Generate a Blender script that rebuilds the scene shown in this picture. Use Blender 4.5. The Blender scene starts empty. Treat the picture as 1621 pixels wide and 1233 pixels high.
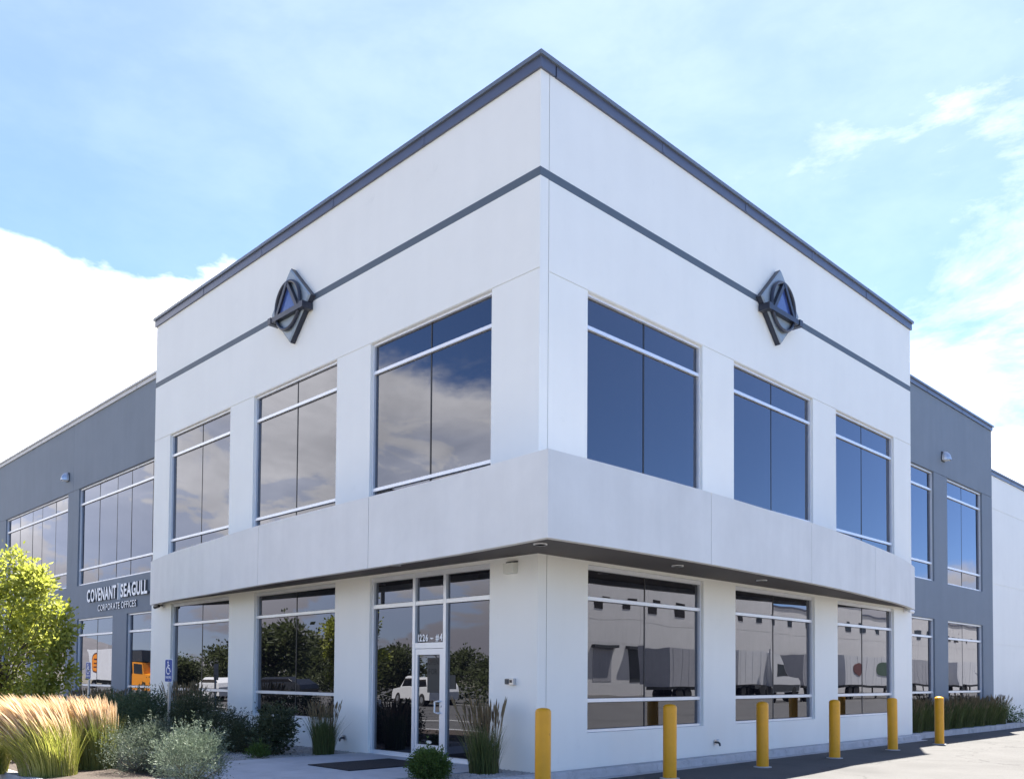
import bpy, bmesh, math, random
import numpy as np
from mathutils import Vector, Matrix

random.seed(7)
RNG = np.random.default_rng(11)
S = bpy.context.scene
COL = S.collection
R = math.radians

# ------------------------------------------------------------------ camera
cam_d = bpy.data.cameras.new('camera')
cam = bpy.data.objects.new('camera', cam_d)
COL.objects.link(cam)
S.camera = cam
F_PX, YAW, PITCH, ROLL = 1389.95, R(135.529), R(1.7517), R(0.4118)
CAM = Vector((9.628, -10.013, 1.6))
fw = Vector((math.cos(PITCH)*math.cos(YAW), math.cos(PITCH)*math.sin(YAW), math.sin(PITCH)))
rt = Vector((math.sin(YAW), -math.cos(YAW), 0))
up = rt.cross(fw)
rt2 = rt*math.cos(ROLL) + up*math.sin(ROLL)
up2 = -rt*math.sin(ROLL) + up*math.cos(ROLL)
m = Matrix.Identity(4)
m.col[0][:3] = rt2; m.col[1][:3] = up2; m.col[2][:3] = -fw; m.col[3][:3] = CAM
cam.matrix_world = m
cam_d.sensor_width = 36
cam_d.lens = F_PX/1621*36
cam_d.shift_x = 0.0
cam_d.shift_y = (1027.875-616.5)/1621
cam_d.clip_start = 0.1
cam_d.clip_end = 12000

# ------------------------------------------------------------------ sun and sky
SUN = Vector((-0.178, 0.398, 1)).normalized()
SUN_EL = math.asin(SUN.z)
SUN_ROT = math.atan2(SUN.x, SUN.y)
sd = bpy.data.lights.new('sun', 'SUN')
sd.energy = 5.0
sd.angle = R(0.5)
sd.color = (1.0, 0.95, 0.87)
sun = bpy.data.objects.new('sun', sd)
COL.objects.link(sun)
sun.rotation_euler = (-SUN).to_track_quat('-Z', 'Y').to_euler()

S.view_settings.view_transform = 'Standard'
S.view_settings.look = 'None'
S.view_settings.gamma = 1
S.view_settings.use_curve_mapping = False
S.view_settings.exposure = 2.4

W = bpy.data.worlds.new('World')
S.world = W
W.use_nodes = True
nt = W.node_tree
N, LK = nt.nodes, nt.links
N.clear()


def wn(kind, **kw):
    n = N.new(kind)
    for k, v in kw.items():
        setattr(n, k, v)
    return n


def wm(op, a, b=None, c=None, clamp=False):
    n = N.new('ShaderNodeMath'); n.operation = op; n.use_clamp = clamp
    for i, v in enumerate((a, b, c)):
        if v is None: continue
        if isinstance(v, (int, float)): n.inputs[i].default_value = v
        else: LK.new(v, n.inputs[i])
    return n.outputs[0]


def wstep(x, lo, hi):
    n = N.new('ShaderNodeMapRange'); n.interpolation_type = 'SMOOTHSTEP'
    LK.new(x, n.inputs[0])
    n.inputs[1].default_value = lo; n.inputs[2].default_value = hi
    return n.outputs[0]


wo = wn('ShaderNodeOutputWorld'); bg = wn('ShaderNodeBackground')
LK.new(bg.outputs[0], wo.inputs[0])
SKY_STRENGTH = 0.08
bg.inputs[1].default_value = SKY_STRENGTH
sky = wn('ShaderNodeTexSky', sky_type='NISHITA', sun_disc=False, sun_elevation=SUN_EL, sun_rotation=SUN_ROT,
         altitude=2000, air_density=0.7, dust_density=0.9, ozone_density=6.5)
tc = wn('ShaderNodeTexCoord')
sx = wn('ShaderNodeSeparateXYZ'); LK.new(tc.outputs['Generated'], sx.inputs[0])
dx, dy, dz = sx.outputs
hl = wm('SQRT', wm('ADD', wm('MULTIPLY', dx, dx), wm('ADD', wm('MULTIPLY', dy, dy), 1e-5)))
caz = wm('DIVIDE', wm('MULTIPLY', dx, -1.0), hl)            # cosine of the azimuth from -x


def wnoise(scale, detail, rough, vec, dist=0.0):
    n = wn('ShaderNodeTexNoise'); n.inputs['Scale'].default_value = scale
    n.inputs['Detail'].default_value = detail; n.inputs['Roughness'].default_value = rough
    n.inputs['Distortion'].default_value = dist
    LK.new(vec, n.inputs['Vector'])
    return n.outputs[0]


gen = tc.outputs['Generated']
stretch = wn('ShaderNodeMapping'); stretch.inputs['Scale'].default_value = (1, 1, 2.2)
LK.new(gen, stretch.inputs[0])
nb = wnoise(3.4, 7, 0.56, stretch.outputs[0], 0.25)
top = wm('ADD', wm('MULTIPLY_ADD', caz, 0.24, 0.180), wm('MULTIPLY_ADD', nb, 0.24, -0.12))
edge = wm('SUBTRACT', top, dz)
bank = wstep(edge, -0.004, 0.03)
nh = wnoise(7.5, 6, 0.6, stretch.outputs[0], 0.4)
hole = wstep(nh, 0.36, 0.52)                              # blue breaks low in the bank
low = wstep(dz, 0.20, 0.30)
bank = wm('MULTIPLY', bank, wm('MAXIMUM', wm('MAXIMUM', hole, low), 0.65))
bank = wm('MULTIPLY', bank, wstep(dz, -0.02, 0.02))
wst = wn('ShaderNodeMapping'); wst.inputs['Scale'].default_value = (1.0, 1.0, 2.6); wst.inputs['Rotation'].default_value = (0.5, 0.3, 0.4)
LK.new(gen, wst.inputs[0])
wisp = wnoise(3.6, 9, 0.66, wst.outputs[0], 0.25)
wd = wn('ShaderNodeVectorMath', operation='DOT_PRODUCT'); LK.new(gen, wd.inputs[0])
wv = Vector((math.cos(R(104))*math.cos(R(24)), math.sin(R(104))*math.cos(R(24)), math.sin(R(24))))
wd.inputs[1].default_value = wv
wispm = wm('MULTIPLY', wstep(wisp, 0.38, 0.70), wstep(wd.outputs['Value'], 0.93, 0.995))
sdot = wn('ShaderNodeVectorMath', operation='DOT_PRODUCT'); LK.new(gen, sdot.inputs[0]); sdot.inputs[1].default_value = SUN
veil = wm('MULTIPLY', wstep(sdot.outputs['Value'], 0.35, 1.0), wm('MULTIPLY_ADD', wisp, 0.07, 0.105))   # thin cirrus round the sun
cloud = wm('MAXIMUM', bank, wm('MAXIMUM', wm('MULTIPLY', wispm, 0.4), veil))
ncol = wnoise(6.0, 5, 0.6, stretch.outputs[0], 0.2)
shade = wstep(ncol, 0.3, 0.7)
cc = wn('ShaderNodeMix', data_type='RGBA')
LK.new(shade, cc.inputs[0])
cc.inputs[6].default_value = (4.9, 4.8, 4.75, 1)
cc.inputs[7].default_value = (7.7, 7.5, 7.3, 1)
cb_ = wn('ShaderNodeMix', data_type='RGBA')                  # grey bases of the far clouds near the horizon
LK.new(wstep(dz, 0.03, 0.20), cb_.inputs[0]); cb_.inputs[6].default_value = (2.5, 2.4, 2.6, 1); LK.new(cc.outputs[2], cb_.inputs[7])
cc = cb_
mx = wn('ShaderNodeMix', data_type='RGBA')
LK.new(cloud, mx.inputs[0]); LK.new(sky.outputs[0], mx.inputs[6]); LK.new(cc.outputs[2], mx.inputs[7])
LK.new(mx.outputs[2], bg.inputs[0])

# ------------------------------------------------------------------ materials
MAT = {}


def mat(name, col, rough=0.6, metal=0.0, spec=0.5, var=0.0, vscale=3.0, bump=0.0, bscale=40.0, streak=0.0, col2=None, detail=5):
    M = bpy.data.materials.new(name); M.use_nodes = True
    t = M.node_tree; p = t.nodes['Principled BSDF']
    p.inputs['Base Color'].default_value = (*col, 1)
    p.inputs['Roughness'].default_value = rough
    p.inputs['Metallic'].default_value = metal
    p.inputs['Specular IOR Level'].default_value = spec
    g = t.nodes.new('ShaderNodeNewGeometry')
    pos = g.outputs['Position']
    if var or col2:
        n = t.nodes.new('ShaderNodeTexNoise'); n.inputs['Scale'].default_value = vscale; n.inputs['Detail'].default_value = detail
        n.inputs['Roughness'].default_value = 0.65
        t.links.new(pos, n.inputs['Vector'])
        r = t.nodes.new('ShaderNodeValToRGB')
        r.color_ramp.elements[0].position = 0.3; r.color_ramp.elements[1].position = 0.7
        a = col if col2 else tuple(c*(1-var) for c in col)
        b = col2 if col2 else tuple(min(1, c*(1+var)) for c in col)
        r.color_ramp.elements[0].color = (*a, 1); r.color_ramp.elements[1].color = (*b, 1)
        t.links.new(n.outputs[0], r.inputs[0])
        out = r.outputs[0]
        if streak:
            mp = t.nodes.new('ShaderNodeMapping'); mp.inputs['Scale'].default_value = (2.6, 2.6, 0.3)
            t.links.new(pos, mp.inputs[0])
            n2 = t.nodes.new('ShaderNodeTexNoise'); n2.inputs['Scale'].default_value = 1.0; n2.inputs['Detail'].default_value = 6
            t.links.new(mp.outputs[0], n2.inputs['Vector'])
            mr = t.nodes.new('ShaderNodeMapRange'); mr.inputs[1].default_value = 0.35; mr.inputs[2].default_value = 0.72
            mr.inputs[3].default_value = 1.0; mr.inputs[4].default_value = 1.0-streak
            t.links.new(n2.outputs[0], mr.inputs[0])
            mm = t.nodes.new('ShaderNodeMix'); mm.data_type = 'RGBA'; mm.blend_type = 'MULTIPLY'; mm.inputs[0].default_value = 1
            t.links.new(out, mm.inputs[6])
            cb = t.nodes.new('ShaderNodeCombineColor')
            for i in range(3): t.links.new(mr.outputs[0], cb.inputs[i])
            t.links.new(cb.outputs[0], mm.inputs[7])
            out = mm.outputs[2]
        t.links.new(out, p.inputs['Base Color'])
    if bump:
        n3 = t.nodes.new('ShaderNodeTexNoise'); n3.inputs['Scale'].default_value = bscale; n3.inputs['Detail'].default_value = 4
        t.links.new(pos, n3.inputs['Vector'])
        b = t.nodes.new('ShaderNodeBump'); b.inputs['Strength'].default_value = bump; b.inputs['Distance'].default_value = 0.01
        t.links.new(n3.outputs[0], b.inputs['Height'])
        t.links.new(b.outputs[0], p.inputs['Normal'])
    MAT[name] = M
    return M


mat('white_wall', (0.835, 0.82, 0.76), 0.75, var=0.02, vscale=0.7, bump=0.12, bscale=60, streak=0.02, spec=0.3)
mat('fascia_wall', (0.70, 0.69, 0.66), 0.8, var=0.045, vscale=1.1, bump=0.15, bscale=45, streak=0.06, spec=0.3)
mat('grey_wall', (0.180, 0.210, 0.245), 0.7, var=0.05, vscale=0.8, bump=0.12, bscale=60, streak=0.06, spec=0.35)
mat('band', (0.085, 0.11, 0.135), 0.6, var=0.06)
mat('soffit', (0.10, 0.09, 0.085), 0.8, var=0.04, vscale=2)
mat('coping', (0.075, 0.088, 0.135), 0.38, metal=0.0, spec=0.7, var=0.06)
mat('coping_lip', (0.12, 0.14, 0.17), 0.4, spec=0.7, var=0.05)
mat('coping_grey', (0.42, 0.42, 0.42), 0.45, spec=0.6, var=0.05)
mat('sealant', (0.16, 0.17, 0.18), 0.8)
mat('aluminium', (0.72, 0.73, 0.75), 0.38, metal=0.35, var=0.03, vscale=6)
mat('mullion', (0.018, 0.019, 0.022), 0.5)
mat('roof', (0.6, 0.6, 0.58), 0.9, var=0.05)
mat('concrete', (0.40, 0.41, 0.43), 0.85, var=0.10, vscale=2.2, bump=0.3, bscale=70)
mat('kerb', (0.42, 0.42, 0.43), 0.85, var=0.14, vscale=2.8, bump=0.3, bscale=70)
mat('asphalt', (0.088, 0.086, 0.084), 0.9, var=0.10, vscale=1.1, bump=0.5, bscale=90, spec=0.25, detail=9)
mat('gravel', (0.26, 0.245, 0.23), 0.9, var=0.35, vscale=16, bump=0.8, bscale=60)
mat('mulch_shade', (0.045, 0.032, 0.024), 0.95, var=0.5, vscale=30, bump=0.8, bscale=60)  # mulch brown kept very dark, with the shade in the colour
mat('stone', (0.33, 0.31, 0.29), 0.9, var=0.4, vscale=14)
mat('ground', (0.17, 0.15, 0.11), 0.95, var=0.2, vscale=0.2)
mat('bollard', (0.72, 0.33, 0.006), 0.42, var=0.06, vscale=5, spec=0.4, streak=0.10)
mat('metal', (0.55, 0.56, 0.58), 0.35, metal=0.8, var=0.05)
mat('dark_metal', (0.05, 0.055, 0.06), 0.5, var=0.1)
mat('emblem_plate', (0.27, 0.32, 0.36), 0.45, var=0.06)
mat('emblem_dark', (0.022, 0.026, 0.042), 0.35, var=0.1)
mat('emblem_blue', (0.05, 0.09, 0.26), 0.15, spec=0.9)
mat('white_paint', (0.82, 0.82, 0.82), 0.5, var=0.02)
mat('letter', (0.86, 0.86, 0.85), 0.45)
mat('letter_edge', (0.10, 0.11, 0.12), 0.6)
mat('cream', (0.66, 0.65, 0.58), 0.6, var=0.03)
mat('sign_blue', (0.006, 0.05, 0.27), 0.4)
mat('mat_rubber', (0.012, 0.011, 0.014), 0.9, var=0.2, vscale=20, bump=0.6, bscale=120)
mat('lens', (0.75, 0.74, 0.70), 0.3)
mat('black_plastic', (0.012, 0.012, 0.014), 0.3)
mat('bark', (0.10, 0.075, 0.05), 0.9, var=0.3, vscale=18, bump=0.5)
mat('tyre', (0.015, 0.015, 0.016), 0.85)
mat('car_white', (0.78, 0.78, 0.77), 0.25, spec=0.6)
mat('car_dark', (0.03, 0.033, 0.04), 0.22, spec=0.6)
mat('truck_orange', (0.85, 0.30, 0.01), 0.3, spec=0.6)
mat('trailer_white', (0.72, 0.72, 0.72), 0.45, var=0.04, streak=0.08)
mat('trailer_grey', (0.42, 0.42, 0.44), 0.5, var=0.05, streak=0.1)
mat('logo_orange', (0.85, 0.27, 0.01), 0.4)
mat('logo_dark', (0.09, 0.015, 0.012), 0.4)
mat('logo_green', (0.06, 0.11, 0.07), 0.4)
mat('logo_red', (0.16, 0.05, 0.045), 0.4)
mat('far_wall', (0.74, 0.725, 0.70), 0.8, var=0.04, vscale=0.5, streak=0.05)
mat('hill', (0.16, 0.15, 0.15), 0.95, var=0.2, vscale=0.004)
mat('line_paint', (0.75, 0.75, 0.72), 0.7, var=0.08)


def weather_asphalt():
    M = MAT['asphalt']; t = M.node_tree; p = t.nodes['Principled BSDF']
    src = p.inputs['Base Color'].links[0].from_socket
    g = t.nodes.new('ShaderNodeNewGeometry')
    def noise(sc, det, vec=None):
        n = t.nodes.new('ShaderNodeTexNoise'); n.inputs['Scale'].default_value = sc; n.inputs['Detail'].default_value = det
        t.links.new(vec or g.outputs['Position'], n.inputs['Vector']); return n.outputs[0]
    def rng(x, a, b, lo, hi):
        r = t.nodes.new('ShaderNodeMapRange'); t.links.new(x, r.inputs[0])
        for i, v in enumerate((a, b, lo, hi)): r.inputs[i+1].default_value = v
        return r.outputs[0]
    stain = rng(noise(0.55, 6), 0.52, 0.68, 1.0, 0.72)
    vo = t.nodes.new('ShaderNodeTexVoronoi'); vo.feature = 'DISTANCE_TO_EDGE'; vo.inputs['Scale'].default_value = 0.28
    wv_ = t.nodes.new('ShaderNodeVectorMath'); wv_.operation = 'MULTIPLY_ADD'
    nz = t.nodes.new('ShaderNodeTexNoise'); nz.inputs['Scale'].default_value = 1.4; nz.inputs['Detail'].default_value = 5
    t.links.new(g.outputs['Position'], nz.inputs['Vector']); t.links.new(nz.outputs['Color'], wv_.inputs[0])
    wv_.inputs[1].default_value = (1.3, 1.3, 1.3); t.links.new(g.outputs['Position'], wv_.inputs[2]); t.links.new(wv_.outputs[0], vo.inputs['Vector'])
    crack = rng(vo.outputs['Distance'], 0.0, 0.007, 0.45, 1.0)
    speck = rng(noise(140, 2), 0.35, 0.7, 0.82, 1.15)
    cur = src
    for f_ in (stain, crack, speck):
        mm = t.nodes.new('ShaderNodeMix'); mm.data_type = 'RGBA'; mm.blend_type = 'MULTIPLY'; mm.inputs[0].default_value = 1
        t.links.new(cur, mm.inputs[6]); cb = t.nodes.new('ShaderNodeCombineColor')
        for i in range(3): t.links.new(f_, cb.inputs[i])
        t.links.new(cb.outputs[0], mm.inputs[7]); cur = mm.outputs[2]
    t.links.new(cur, p.inputs['Base Color'])


weather_asphalt()


def scuffs(name, sc, lo, hi, dark):
    M = MAT[name]; t = M.node_tree; p = t.nodes['Principled BSDF']
    cur = p.inputs['Base Color'].links[0].from_socket
    g = t.nodes.new('ShaderNodeNewGeometry')
    n = t.nodes.new('ShaderNodeTexNoise'); n.inputs['Scale'].default_value = sc; n.inputs['Detail'].default_value = 6; n.inputs['Roughness'].default_value = 0.7
    t.links.new(g.outputs['Position'], n.inputs['Vector'])
    r = t.nodes.new('ShaderNodeMapRange'); t.links.new(n.outputs[0], r.inputs[0])
    for i, v in enumerate((lo, hi, 1.0, dark)): r.inputs[i+1].default_value = v
    mm = t.nodes.new('ShaderNodeMix'); mm.data_type = 'RGBA'; mm.blend_type = 'MULTIPLY'; mm.inputs[0].default_value = 1
    cb = t.nodes.new('ShaderNodeCombineColor')
    for i in range(3): t.links.new(r.outputs[0], cb.inputs[i])
    t.links.new(cur, mm.inputs[6]); t.links.new(cb.outputs[0], mm.inputs[7]); t.links.new(mm.outputs[2], p.inputs['Base Color'])


scuffs('bollard', 9.0, 0.64, 0.70, 0.55)
scuffs('kerb', 5.0, 0.52, 0.70, 0.68)
scuffs('concrete', 2.0, 0.54, 0.72, 0.80)
scuffs('white_wall', 1.6, 0.62, 0.76, 0.94)


def glass_mat(name, F0ior, tint, base, wav, wscale):
    M = bpy.data.materials.new(name); M.use_nodes = True
    t = M.node_tree; t.nodes.clear()
    o = t.nodes.new('ShaderNodeOutputMaterial')
    mixs = t.nodes.new('ShaderNodeMixShader')
    fr = t.nodes.new('ShaderNodeFresnel'); fr.inputs[0].default_value = F0ior
    gl = t.nodes.new('ShaderNodeBsdfGlossy'); gl.inputs['Color'].default_value = (*tint, 1); gl.inputs['Roughness'].default_value = 0.003
    df = t.nodes.new('ShaderNodeBsdfDiffuse'); df.inputs[0].default_value = (*base, 1)
    g = t.nodes.new('ShaderNodeNewGeometry')
    n = t.nodes.new('ShaderNodeTexNoise'); n.inputs['Scale'].default_value = wscale; n.inputs['Detail'].default_value = 1.0
    oi = t.nodes.new('ShaderNodeObjectInfo')
    va = t.nodes.new('ShaderNodeVectorMath'); va.operation = 'MULTIPLY_ADD'
    cb = t.nodes.new('ShaderNodeCombineXYZ')
    for i in range(3): t.links.new(oi.outputs['Random'], cb.inputs[i])
    t.links.new(cb.outputs[0], va.inputs[0]); va.inputs[1].default_value = (17, 17, 17)
    t.links.new(g.outputs['Position'], va.inputs[2])
    t.links.new(va.outputs[0], n.inputs['Vector'])
    b = t.nodes.new('ShaderNodeBump'); b.inputs['Strength'].default_value = 1.0; b.inputs['Distance'].default_value = wav
    t.links.new(n.outputs[0], b.inputs['Height'])
    t.links.new(b.outputs[0], gl.inputs['Normal'])
    t.links.new(fr.outputs[0], mixs.inputs[0]); t.links.new(df.outputs[0], mixs.inputs[1]); t.links.new(gl.outputs[0], mixs.inputs[2])
    t.links.new(mixs.outputs[0], o.inputs[0])
    MAT[name] = M


glass_mat('glass', 2.1, (0.88, 0.90, 1.0), (0.006, 0.006, 0.008), 0.0032, 0.75)
glass_mat('car_glass', 1.5, (1, 1, 1), (0.01, 0.01, 0.012), 0.0, 1)


def leaf_mat(name, c1, c2, trans=0.35, rough=0.55):
    M = bpy.data.materials.new(name); M.use_nodes = True
    t = M.node_tree; t.nodes.clear()
    o = t.nodes.new('ShaderNodeOutputMaterial')
    at = t.nodes.new('ShaderNodeAttribute'); at.attribute_name = 'tint'
    mx = t.nodes.new('ShaderNodeMix'); mx.data_type = 'RGBA'
    mx.inputs[6].default_value = (*c1, 1); mx.inputs[7].default_value = (*c2, 1)
    t.links.new(at.outputs['Fac'], mx.inputs[0])
    p = t.nodes.new('ShaderNodeBsdfPrincipled'); p.inputs['Roughness'].default_value = rough
    p.inputs['Specular IOR Level'].default_value = 0.3
    tr = t.nodes.new('ShaderNodeBsdfTranslucent')
    hs = t.nodes.new('ShaderNodeHueSaturation'); hs.inputs['Value'].default_value = 1.3; hs.inputs['Saturation'].default_value = 1.1
    t.links.new(mx.outputs[2], hs.inputs['Color']); t.links.new(hs.outputs[0], tr.inputs[0])
    t.links.new(mx.outputs[2], p.inputs['Base Color'])
    ms = t.nodes.new('ShaderNodeMixShader'); ms.inputs[0].default_value = trans
    t.links.new(p.outputs[0], ms.inputs[1]); t.links.new(tr.outputs[0], ms.inputs[2])
    t.links.new(ms.outputs[0], o.inputs[0])
    MAT[name] = M


leaf_mat('leaf_tree', (0.16, 0.19, 0.03), (0.46, 0.47, 0.13), 0.52)
leaf_mat('leaf_dark', (0.035, 0.06, 0.03), (0.095, 0.13, 0.065), 0.25)
leaf_mat('leaf_rose', (0.032, 0.046, 0.022), (0.085, 0.098, 0.052), 0.25)
leaf_mat('leaf_silver', (0.07, 0.095, 0.062), (0.16, 0.195, 0.14), 0.2)
leaf_mat('leaf_grey', (0.055, 0.075, 0.05), (0.12, 0.145, 0.10), 0.2)
leaf_mat('leaf_round', (0.04, 0.075, 0.018), (0.10, 0.15, 0.035), 0.3)
leaf_mat('leaf_env', (0.055, 0.068, 0.03), (0.10, 0.115, 0.05), 0.35)
leaf_mat('blade_green', (0.18, 0.21, 0.035), (0.42, 0.40, 0.13), 0.42)
leaf_mat('blade_shaded', (0.10, 0.13, 0.03), (0.24, 0.25, 0.08), 0.35)  # darker copy of the blade green, shade put into the colour
leaf_mat('blade_dark', (0.05, 0.075, 0.022), (0.13, 0.15, 0.05), 0.3)
leaf_mat('plume', (0.55, 0.41, 0.25), (0.80, 0.69, 0.52), 0.35)
leaf_mat('plume_dark', (0.17, 0.125, 0.07), (0.32, 0.25, 0.15), 0.25)
leaf_mat('leaf_gap_shade', (0.012, 0.008, 0.010), (0.03, 0.018, 0.02), 0.1)  # near-black leaf colour carries the tree's shadow


# ------------------------------------------------------------------ mesh helpers
class MB:
    def __init__(self):
        self.v = []; self.f = []

    def quad(self, *p):
        b = len(self.v); self.v += [tuple(q) for q in p]; self.f.append(tuple(range(b, b+len(p))))

    def box(self, x0, x1, y0, y1, z0, z1, mp=None):
        b = len(self.v)
        for x, y, z in ((x0, y0, z0), (x1, y0, z0), (x1, y1, z0), (x0, y1, z0), (x0, y0, z1), (x1, y0, z1), (x1, y1, z1), (x0, y1, z1)):
            self.v.append(mp(x, y, z) if mp else (x, y, z))
        for q in ((3, 2, 1, 0), (4, 5, 6, 7), (0, 1, 5, 4), (1, 2, 6, 5), (2, 3, 7, 6), (3, 0, 4, 7)):
            self.f.append(tuple(b+i for i in q))
        return self

    def prism(self, pts, mp0, mp1):
        """outline pts (list of 2-tuples) between two mappings"""
        n = len(pts); b = len(self.v)
        self.v += [tuple(mp0(*p)) for p in pts] + [tuple(mp1(*p)) for p in pts]
        self.f.append(tuple(b+i for i in range(n))[::-1]); self.f.append(tuple(b+n+i for i in range(n)))
        for i in range(n):
            j = (i+1) % n
            self.f.append((b+i, b+j, b+n+j, b+n+i))
        return self

    def tube(self, pts, rad, n=10, caps=True, closed=False):
        pts = [Vector(p) for p in pts]
        rad = rad if isinstance(rad, (list, tuple)) else [rad]*len(pts)
        b = len(self.v); L = len(pts)
        prev = None
        for i, p in enumerate(pts):
            if closed: t = pts[(i+1) % L]-pts[i-1]
            else: t = pts[min(i+1, L-1)]-pts[max(i-1, 0)]
            t.normalize()
            if prev is None:
                a = Vector((0, 0, 1)) if abs(t.z) < 0.9 else Vector((1, 0, 0))
                x = t.cross(a).normalized()
            else:
                x = (prev - t*prev.dot(t)).normalized()
            prev = x; y = t.cross(x)
            for k in range(n):
                a = 2*math.pi*k/n
                self.v.append(tuple(p + (x*math.cos(a)+y*math.sin(a))*rad[i]))
        for i in range(L if closed else L-1):
            j = (i+1) % L
            for k in range(n):
                k2 = (k+1) % n
                self.f.append((b+i*n+k, b+i*n+k2, b+j*n+k2, b+j*n+k))
        if caps and not closed:
            self.f.append(tuple(b+k for k in range(n))[::-1]); self.f.append(tuple(b+(L-1)*n+k for k in range(n)))
        return self

    def lathe(self, prof, c=(0, 0, 0), n=24):
        b = len(self.v)
        for r, z in prof:
            for k in range(n):
                a = 2*math.pi*k/n
                self.v.append((c[0]+r*math.cos(a), c[1]+r*math.sin(a), c[2]+z))
        for i in range(len(prof)-1):
            for k in range(n):
                k2 = (k+1) % n
                self.f.append((b+i*n+k, b+i*n+k2, b+(i+1)*n+k2, b+(i+1)*n+k))
        self.f.append(tuple(b+k for k in range(n))[::-1]); self.f.append(tuple(b+(len(prof)-1)*n+k for k in range(n)))
        return self

    def mesh(self, name, mats, smooth=False, fix=True):
        me = bpy.data.meshes.new(name)
        me.from_pydata(self.v, [], self.f)
        for mm in (mats if isinstance(mats, (list, tuple)) else [mats]): me.materials.append(MAT[mm])
        if fix:
            bm = bmesh.new(); bm.from_mesh(me)
            bmesh.ops.recalc_face_normals(bm, faces=bm.faces)
            bm.to_mesh(me); bm.free()
        if smooth:
            me.shade_smooth()
            try: me.set_sharp_from_angle(angle=R(40))
            except Exception: pass
        me.update()
        return me

    def build(self, name, mats, parent=None, smooth=False, fix=True, label=None):
        return link(name, self.mesh(name, mats, smooth, fix), parent, label)


def link(name, me, parent=None, label=None):
    o = bpy.data.objects.new(name, me); COL.objects.link(o)
    if parent is not None:
        o.parent = parent
        o.matrix_parent_inverse = Matrix.Translation(-world_loc(parent)) if False else Matrix.Identity(4)
    if label: o['label'] = label
    return o


def world_loc(o):
    return o.location


def thing(name, label, cat, loc=(0, 0, 0), rz=0, group=None):
    o = bpy.data.objects.new(name, None); COL.objects.link(o)
    o.location = loc; o.rotation_euler = (0, 0, rz); o.empty_display_size = 0.2
    o['label'] = label; o['category'] = cat
    if group: o['group'] = group
    return o


def tag(o, label, cat, group=None):
    o['label'] = label; o['category'] = cat
    if group: o['group'] = group
    return o


def struct(o):
    o['kind'] = 'structure'
    return o


def copy_tree(o, parent=None):
    c = o.copy(); COL.objects.link(c)
    if parent is not None: c.parent = parent
    for ch in o.children: copy_tree(ch, c)
    return c


def LW(y0):   # wall facing -y:  u runs towards -x, d outwards
    return lambda u, d, z: (-u, y0-d, z)


def RW(x0):   # wall facing +x:  u runs towards +y
    return lambda u, d, z: (x0+d, u, z)


def wall_cells(mb, mp, us, zs, depth, T):
    nu, nz = len(us)-1, len(zs)-1
    D = [[depth((us[i]+us[i+1])/2, (zs[j]+zs[j+1])/2) for j in range(nz)] for i in range(nu)]
    def get(i, j):
        return D[i][j] if 0 <= i < nu and 0 <= j < nz else None
    for i in range(nu):
        for j in range(nz):
            d = D[i][j]
            if d is None: continue
            u0, u1, z0, z1 = us[i], us[i+1], zs[j], zs[j+1]
            mb.quad(mp(u0, d, z0), mp(u1, d, z0), mp(u1, d, z1), mp(u0, d, z1))
            mb.quad(mp(u0, -T, z1), mp(u1, -T, z1), mp(u1, -T, z0), mp(u0, -T, z0))
            for (di, dj, a, b) in ((-1, 0, (u0, z0), (u0, z1)), (1, 0, (u1, z0), (u1, z1)), (0, -1, (u0, z0), (u1, z0)), (0, 1, (u0, z1), (u1, z1))):
                e = get(i+di, j+dj)
                lo = -T if e is None else e
                if lo < d:
                    mb.quad(mp(a[0], lo, a[1]), mp(b[0], lo, b[1]), mp(b[0], d, b[1]), mp(a[0], d, a[1]))


def wall_panel(parent, mp, u0, u1, z0, z1, openings, grooves, m, T=0.20, label=None, gd=-0.014, gw=0.016):
    us = sorted({u0, u1} | {o[0] for o in openings} | {o[1] for o in openings})
    zs = {z0, z1} | {o[2] for o in openings} | {o[3] for o in openings}
    bands = []
    for g in grooves:
        a, b, dd = (g-gw, g, gd) if isinstance(g, float) else g
        bands.append((a, b, dd)); zs |= {a, b}
    zs = sorted(zs)
    us = [u for u in us if u0 <= u <= u1]
    def depth(u, z):
        for a, b, c, d in openings:
            if a < u < b and c < z < d: return None
        for a, b, dd in bands:
            if a < z < b: return dd
        return 0.0
    mb = MB(); wall_cells(mb, mp, us, zs, depth, T)
    me = mb.mesh('wall_panel', m, fix=False)
    bm = bmesh.new(); bm.from_mesh(me)
    bmesh.ops.remove_doubles(bm, verts=bm.verts, dist=1e-5)
    bmesh.ops.recalc_face_normals(bm, faces=bm.faces)
    bm.to_mesh(me); bm.free()
    return link('wall_panel', me, parent, label)


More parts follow.
